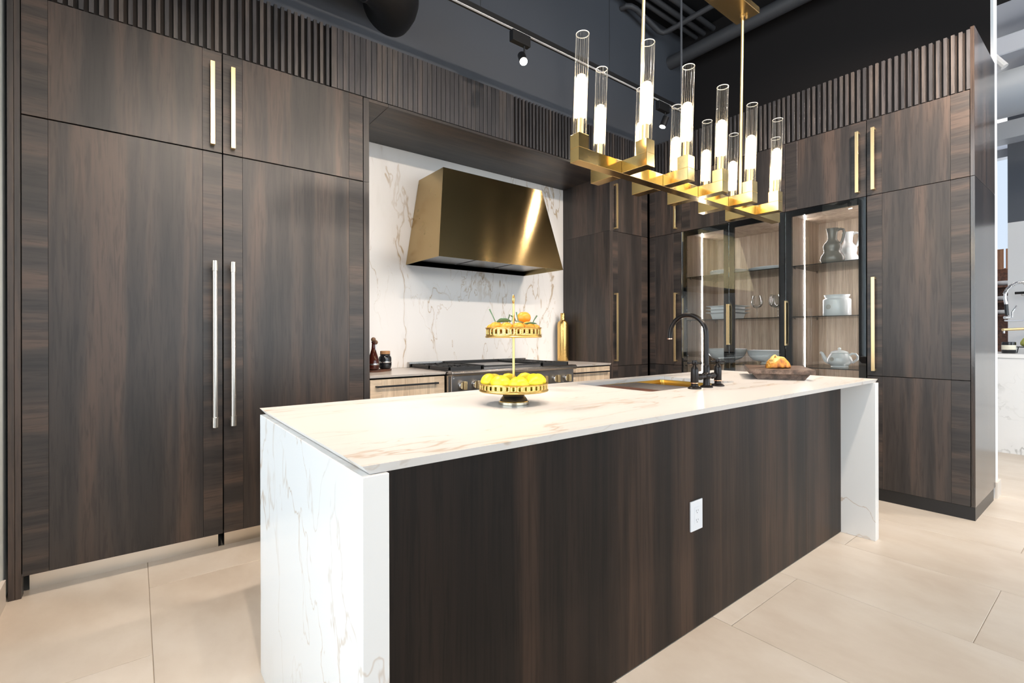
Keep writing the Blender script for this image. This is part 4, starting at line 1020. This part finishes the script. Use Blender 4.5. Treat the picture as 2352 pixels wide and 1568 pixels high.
# second rail above and in front of the island, out of the picture, same fittings
track(0.25, 3.40, -0.2, 4.6, 'black track rail hung from the dark ceiling above the aisle before the island', (0.2, 2.2, 4.2))
for x, aim, pw, what in ((0.2, (0.05, 2.3, 0.0), 120, 'the aisle by the refrigerators'), (1.1, (1.1, 1.6, 0.0), 40, 'the fruit stand'), (2.0, (2.3, 3.3, 1.2), 140, 'the range'), (2.9, (3.1, 1.0, 0.0), 80, 'the island end'), (3.3, (4.16, 1.1, 2.2), 260, 'the display wall'), (4.4, (3.9, 0.0, 0.0), 70, 'the open floor'), (0.75, (-0.46, 2.95, 1.6), 60, 'the pale end wall, added to brighten it')):  # last head is added, unseen, only to brighten the end wall
    head(x, 0.25, 3.40, aim, 'black track spotlight on the aisle rail aimed at ' + what, pw, 115)
tag(B().cyl((3.865, TY, 3.2045), (3.865, TY, 4.5), 0.009, 10).make('hanging_cable', 'cord', smooth=True), 'thick grey cord dropping from the ceiling to the track rail', 'cord')

# ------------------------------------------------------------------ ducts and pipes under the dark ceiling
pts = [(-0.45, 2.85, 3.385), (0.4, 2.85, 3.385), (1.12, 2.85, 3.385)] + [(1.12 + 0.24 * math.sin(a), 3.09 - 0.24 * math.cos(a), 3.385) for a in [PI / 2 * i / 8 for i in range(1, 9)]] + [(1.36, 3.129, 3.385)]
t = thing('air_duct', (0.5, 2.85, 3.385), 'round black ventilation duct bending into the slate wall above the fascia', 'duct')
B().tube(pts, 0.17, 32).make('pipe_skin', 'duct_black', t, smooth=True, ang=60)
for p, q in (((0.85, 2.85, 3.385), (0.856, 2.85, 3.385)), ((1.118, 2.85, 3.385), (1.124, 2.85, 3.385))): B().cyl(p, q, 0.173, 32).make('seam', 'pipe_dark', t, smooth=True)
tag(B().tube([(3.80, 3.129, 4.40), (3.80, 3.06, 4.39), (3.83, 3.03, 4.385), (3.90, 3.02, 4.38), (4.26, 3.02, 4.30), (4.31, 3.00, 4.295), (4.33, 2.95, 4.295), (4.33, 2.2, 4.295), (4.33, -2.0, 4.295)], 0.026, 14).make('sprinkler_pipe', 'pipe_dark', smooth=True), 'thin dark pipe leaving the slate wall and turning along the ceiling', 'pipe')
for i, (y, r) in enumerate(((2.96, 0.024), (2.87, 0.028), (2.76, 0.026))):
    tag(B().cyl((0.0, y, 4.43), (4.861, y, 4.43), r, 12).make('conduit_pipe', 'pipe_dark', smooth=True), 'dark straight ceiling conduit, ' + ('nearest the slate wall', 'middle one of three', 'farthest from the slate wall')[i], 'pipe', 'parallel ceiling conduits')
tag(B().cyl((4.62, 3.129, 4.14), (4.62, 0.62, 4.14), 0.068, 20).make('drain_pipe', 'pipe_dark', smooth=True), 'thick dark pipe running above the display wall fascia', 'pipe')

# ------------------------------------------------------------------ neighbouring showroom beyond the white post
t = thing('showroom_island', (7.2, 0.4, 0), 'white marble island in the neighbouring showroom', 'island')
box(6.82, 6.845, -1.0, 2.4, 0.0, 0.94).make('front_slab', 'marble_far', t, bevel=0.001)
box(6.846, 7.7, -0.99, 2.39, 0.0, 0.94).make('body', 'white_paint', t)
box(6.80, 7.74, -1.02, 2.42, 0.942, 0.982).make('top_slab', 'marble_far', t, bevel=0.001)
def A(px, py, depth):   # photograph pixel and distance to a place in the room
    k = depth / FPX; p = cr * ((px - 1176) * k) - cu * ((py - 771.77) * k) + _d * depth
    return Vector((p.x, p.y, p.z + 1.17))
t = thing('spring_faucet', A(2370, 808, 5.1), 'chrome spring-neck faucet on the neighbouring marble island', 'faucet')
arc = [A(2308, 674, 5.1), A(2313, 665, 5.1), A(2322, 656, 5.1), A(2336, 649, 5.1), A(2350, 648, 5.1), A(2364, 655, 5.1), A(2370, 672, 5.1), A(2370, 760, 5.1), A(2370, 813, 5.1)]
arc[-1].z = 0.9835
B().tube(arc, 0.009, 12).make('hose', 'steel_dark', t, smooth=True)
b = B()
for i in range(22):
    f = i / 21 * 5; k = int(min(f, 4)); p = arc[k].lerp(arc[k + 1], f - k); d = (arc[k + 1] - arc[k]).normalized()
    b.cyl(p - d * 0.004, p + d * 0.004, 0.016, 12)
b.make('spring', 'chrome', t, smooth=True)
B().tube([A(2309, 672, 5.1), A(2308, 684, 5.1), A(2311, 698, 5.1)], [0.013, 0.014, 0.016], 12).make('wand', 'chrome', t, smooth=True)
B().tube([A(2311, 699, 5.1), A(2313, 724, 5.1)], 0.016, 12).make('grip', 'jar_black', t, smooth=True)
B().tube([A(2307, 729, 5.1), A(2318, 729, 5.1)], 0.015, 12).make('spray_head', 'chrome', t, smooth=True)
B().tube([A(2318, 730, 5.1), A(2325, 730, 5.1), A(2325, 717, 5.1), A(2335, 702, 5.1)], 0.007, 8).make('lever', 'chrome', t, smooth=True)
B().tube([A(2308, 736, 5.1), A(2324, 737, 5.1), A(2372, 735, 5.1)], 0.008, 8).make('holder_arm', 'chrome', t, smooth=True)
B().tube([A(2303, 757, 5.1), A(2372, 754, 5.1)], 0.014, 12).make('spout', 'brass_satin', t, smooth=True)
B().tube([A(2306, 757, 5.1), A(2306, 765, 5.1)], 0.008, 10).make('nozzle', 'chrome', t, smooth=True)
p = A(2317, 815, 5.0); p.z = 0.983
t = thing('candle_jar', p, 'black candle jar with cream label on the neighbouring island', 'jar')
B().lathe([(0.052, 0), (0.054, 0.004), (0.054, 0.112), (0.050, 0.115), (0, 0.115)], p, 28).make('glass', 'jar_black', t, smooth=True)
B().lathe([(0.0545, 0.035), (0.0548, 0.036), (0.0548, 0.082), (0.0545, 0.083)], p, 28, cap=False).make('label_band', 'label_cream', t, smooth=True)
p = A(2345, 813, 5.0) + Vector((0, -0.06, 0)); p.z = 0.983
t = thing('wire_tray', p, 'small black wire tray holding green pears', 'tray')
B().lathe([(0.10, 0.058), (0.105, 0.062), (0.105, 0.068), (0.10, 0.068), (0.0, 0.064)], p, 24).make('plate', 'jar_black', t, smooth=True)
for a in (0.3, 1.9, 3.4, 5.0): B().tube([p + Vector((0.08 * math.cos(a), 0.08 * math.sin(a), 0.06)), p + Vector((0.09 * math.cos(a), 0.09 * math.sin(a), 0.0))], 0.004, 6).make('leg', 'black_metal', t)
pear = [(0.0, 0), (0.022, 0.003), (0.034, 0.022), (0.033, 0.042), (0.022, 0.064), (0.013, 0.080), (0.006, 0.088), (0.0, 0.089)]
for i, (du, dv) in enumerate(((-0.045, -0.02), (0.03, -0.035), (0.0, 0.045))):
    q = p + RV * du + FV * dv + Vector((0, 0, 0.069))
    tag(B().lathe(pear, q, 18).make('pear', 'pear', smooth=True, loc=q), 'green pear on the wire tray, ' + ('next to the candle jar', 'away from the candle jar', 'behind the other two pears')[i], 'pear', 'pears on the wire tray')
# white and slate pier behind it
t = thing('display_pier', (8.3, -0.4, 0), 'tall pier with pale lower face and slate upper face in the next showroom', 'pier')
e = A(2315, 700, 6.3)
box(e.x, e.x + 0.25, -2.0, e.y, 0, 2.62).make('lower_face', 'grey_far', t)
box(e.x, e.x + 0.25, -2.0, e.y, 2.621, 4.49).make('upper_face', 'slate_far', t)
t = thing('wine_bottle', A(2345, 673, 6.2), 'dark wine bottle lying on a peg of the pale pier', 'bottle')
q0, q1 = A(2331, 673, 6.1), A(2347, 672, 6.1)
d = Vector((0, -1, 0))
B().tube([q0, q0 + d * 0.09, q0 + d * 0.13, q0 + d * 0.30], [0.016, 0.016, 0.038, 0.038], 16).make('glass', 'wine_glass_dark', t, smooth=True)
B().tube([q0 + d * 0.06 - Vector((0, 0, 0.025)), q0 + d * 0.06 - Vector((0, 0, 0.025)) + Vector((0.1, 0, 0))], 0.008, 8).make('peg', 'steel_dark', t)
# shelving far behind
t = thing('open_shelving', (10.2, 2.0, 0), 'brown open shelving with white bowls far behind the pier', 'shelving')
FD = 8.0
c0 = A(2304, 700, FD); xf = c0.x
box(xf + 0.35, xf + 0.38, c0.y - 1.2, c0.y + 1.4, 0, 2.3).make('back_panel', 'tray_wood', t)
for py in (690, 655, 722): 
    z = A(2304, py, FD).z; box(xf, xf + 0.35, c0.y - 1.2, c0.y + 1.4, z - 0.03, z).make('shelf', 'tray_wood', t)
for k in range(24): box(xf - 0.02, xf, c0.y - 1.2 + k * 0.108, c0.y - 1.2 + k * 0.108 + 0.085, A(2304, 618, FD).z, A(2304, 572, FD).z).make('slat', 'far_wood', t)
for py, r in ((654.5, 0.150), (689.5, 0.155), (721.5, 0.15)):
    q = A(2304, py, FD); q.x = xf + 0.165; q.z = A(2304, {654.5: 655, 689.5: 690, 721.5: 722}[py], FD).z + 0.001
    tag(B().lathe([(r * 0.4, 0), (r * 0.8, 0.03), (r, 0.075), (r * 0.97, 0.075), (r * 0.7, 0.03), (0, 0.02)], q, 24).make('bowl', 'china', smooth=True, loc=q), 'white bowl on the %s board of the far brown shelving' % {654.5: 'highest', 689.5: 'middle', 721.5: 'lowest'}[py], 'bowl', 'bowls on the far shelving')
# ceiling services of the neighbouring showroom
t = thing('air_duct', (6.6, 0.6, 3.48), 'big round grey spiral duct under the pale ceiling of the next showroom', 'duct')
B().cyl((6.65, -4.5, 3.49), (6.65, 5.1, 3.49), 0.215, 36).make('pipe_skin', 'duct_grey', t, smooth=True)
for k in range(16): B().cyl((6.65, -4.3 + k * 0.6, 3.49), (6.65, -4.292 + k * 0.6, 3.49), 0.2185, 36).make('seam', 'duct_grey', t, smooth=True)
tag(box(7.9, 8.15, -4.5, 5.1, 3.42, 3.62).make('ceiling_beam', 'duct_grey'), 'grey beam beyond the big duct in the next showroom', 'beam')
tag(box(7.3, 7.5, -4.5, 5.1, 4.15, 4.35).make('ceiling_beam', 'deck_grey', bevel=0.01), 'pale boxed beam behind the big duct, close under the ceiling', 'beam')
tag(box(9.2, 9.35, -4.5, 5.1, 3.55, 3.66).make('ceiling_beam', 'duct_grey'), 'thin grey beam far back in the next showroom', 'beam')
tag(B().tube([(7.28, 1.5, 4.49), (7.27, 1.15, 4.38), (7.27, 0.98, 4.20), (7.26, 0.86, 4.0)], 0.035, 10).make('cable_bundle', 'grey_far', smooth=True), 'pale cable bundle draped over the boxed beam', 'cable')
# lamps added to brighten the neighbouring showroom; the diagonal one for a hood streak
t = thing('added_lamp', (5.85, 0.0, 4.2), 'added unseen slim lamp set diagonally beyond the display wall', 'lamp')
q0, q1 = Vector((5.10, 1.15, 4.38)), Vector((6.55, -1.15, 4.38))
B().cyl(q0, q1, 0.035, 14).make('tube', 'added_tube_glow', t, smooth=True)
for q in (q0.lerp(q1, 0.1), q0.lerp(q1, 0.9)): B().cyl(q, (q.x, q.y, 4.5), 0.004, 6).make('hanger', 'black_metal', t)
for x, y, w in ((8.6, -2.2, 'behind the pier'), (7.4, -3.2, 'towards the shopfront'), (10.4, 1.0, 'by the far shelving')):
    t = thing('added_lamp', (x, y, 4.1), 'added slim lamp in the next showroom ' + w, 'lamp', 'added lamps of the next showroom')
    B().cyl((x, y - 1.2, 4.12), (x, y + 1.2, 4.12), 0.035, 14).make('tube', 'added_tube_glow', t, smooth=True)
    for q in (-1.0, 1.0): B().cyl((x, y + q, 4.15), (x, y + q, 4.5), 0.004, 6).make('hanger', 'black_metal', t)
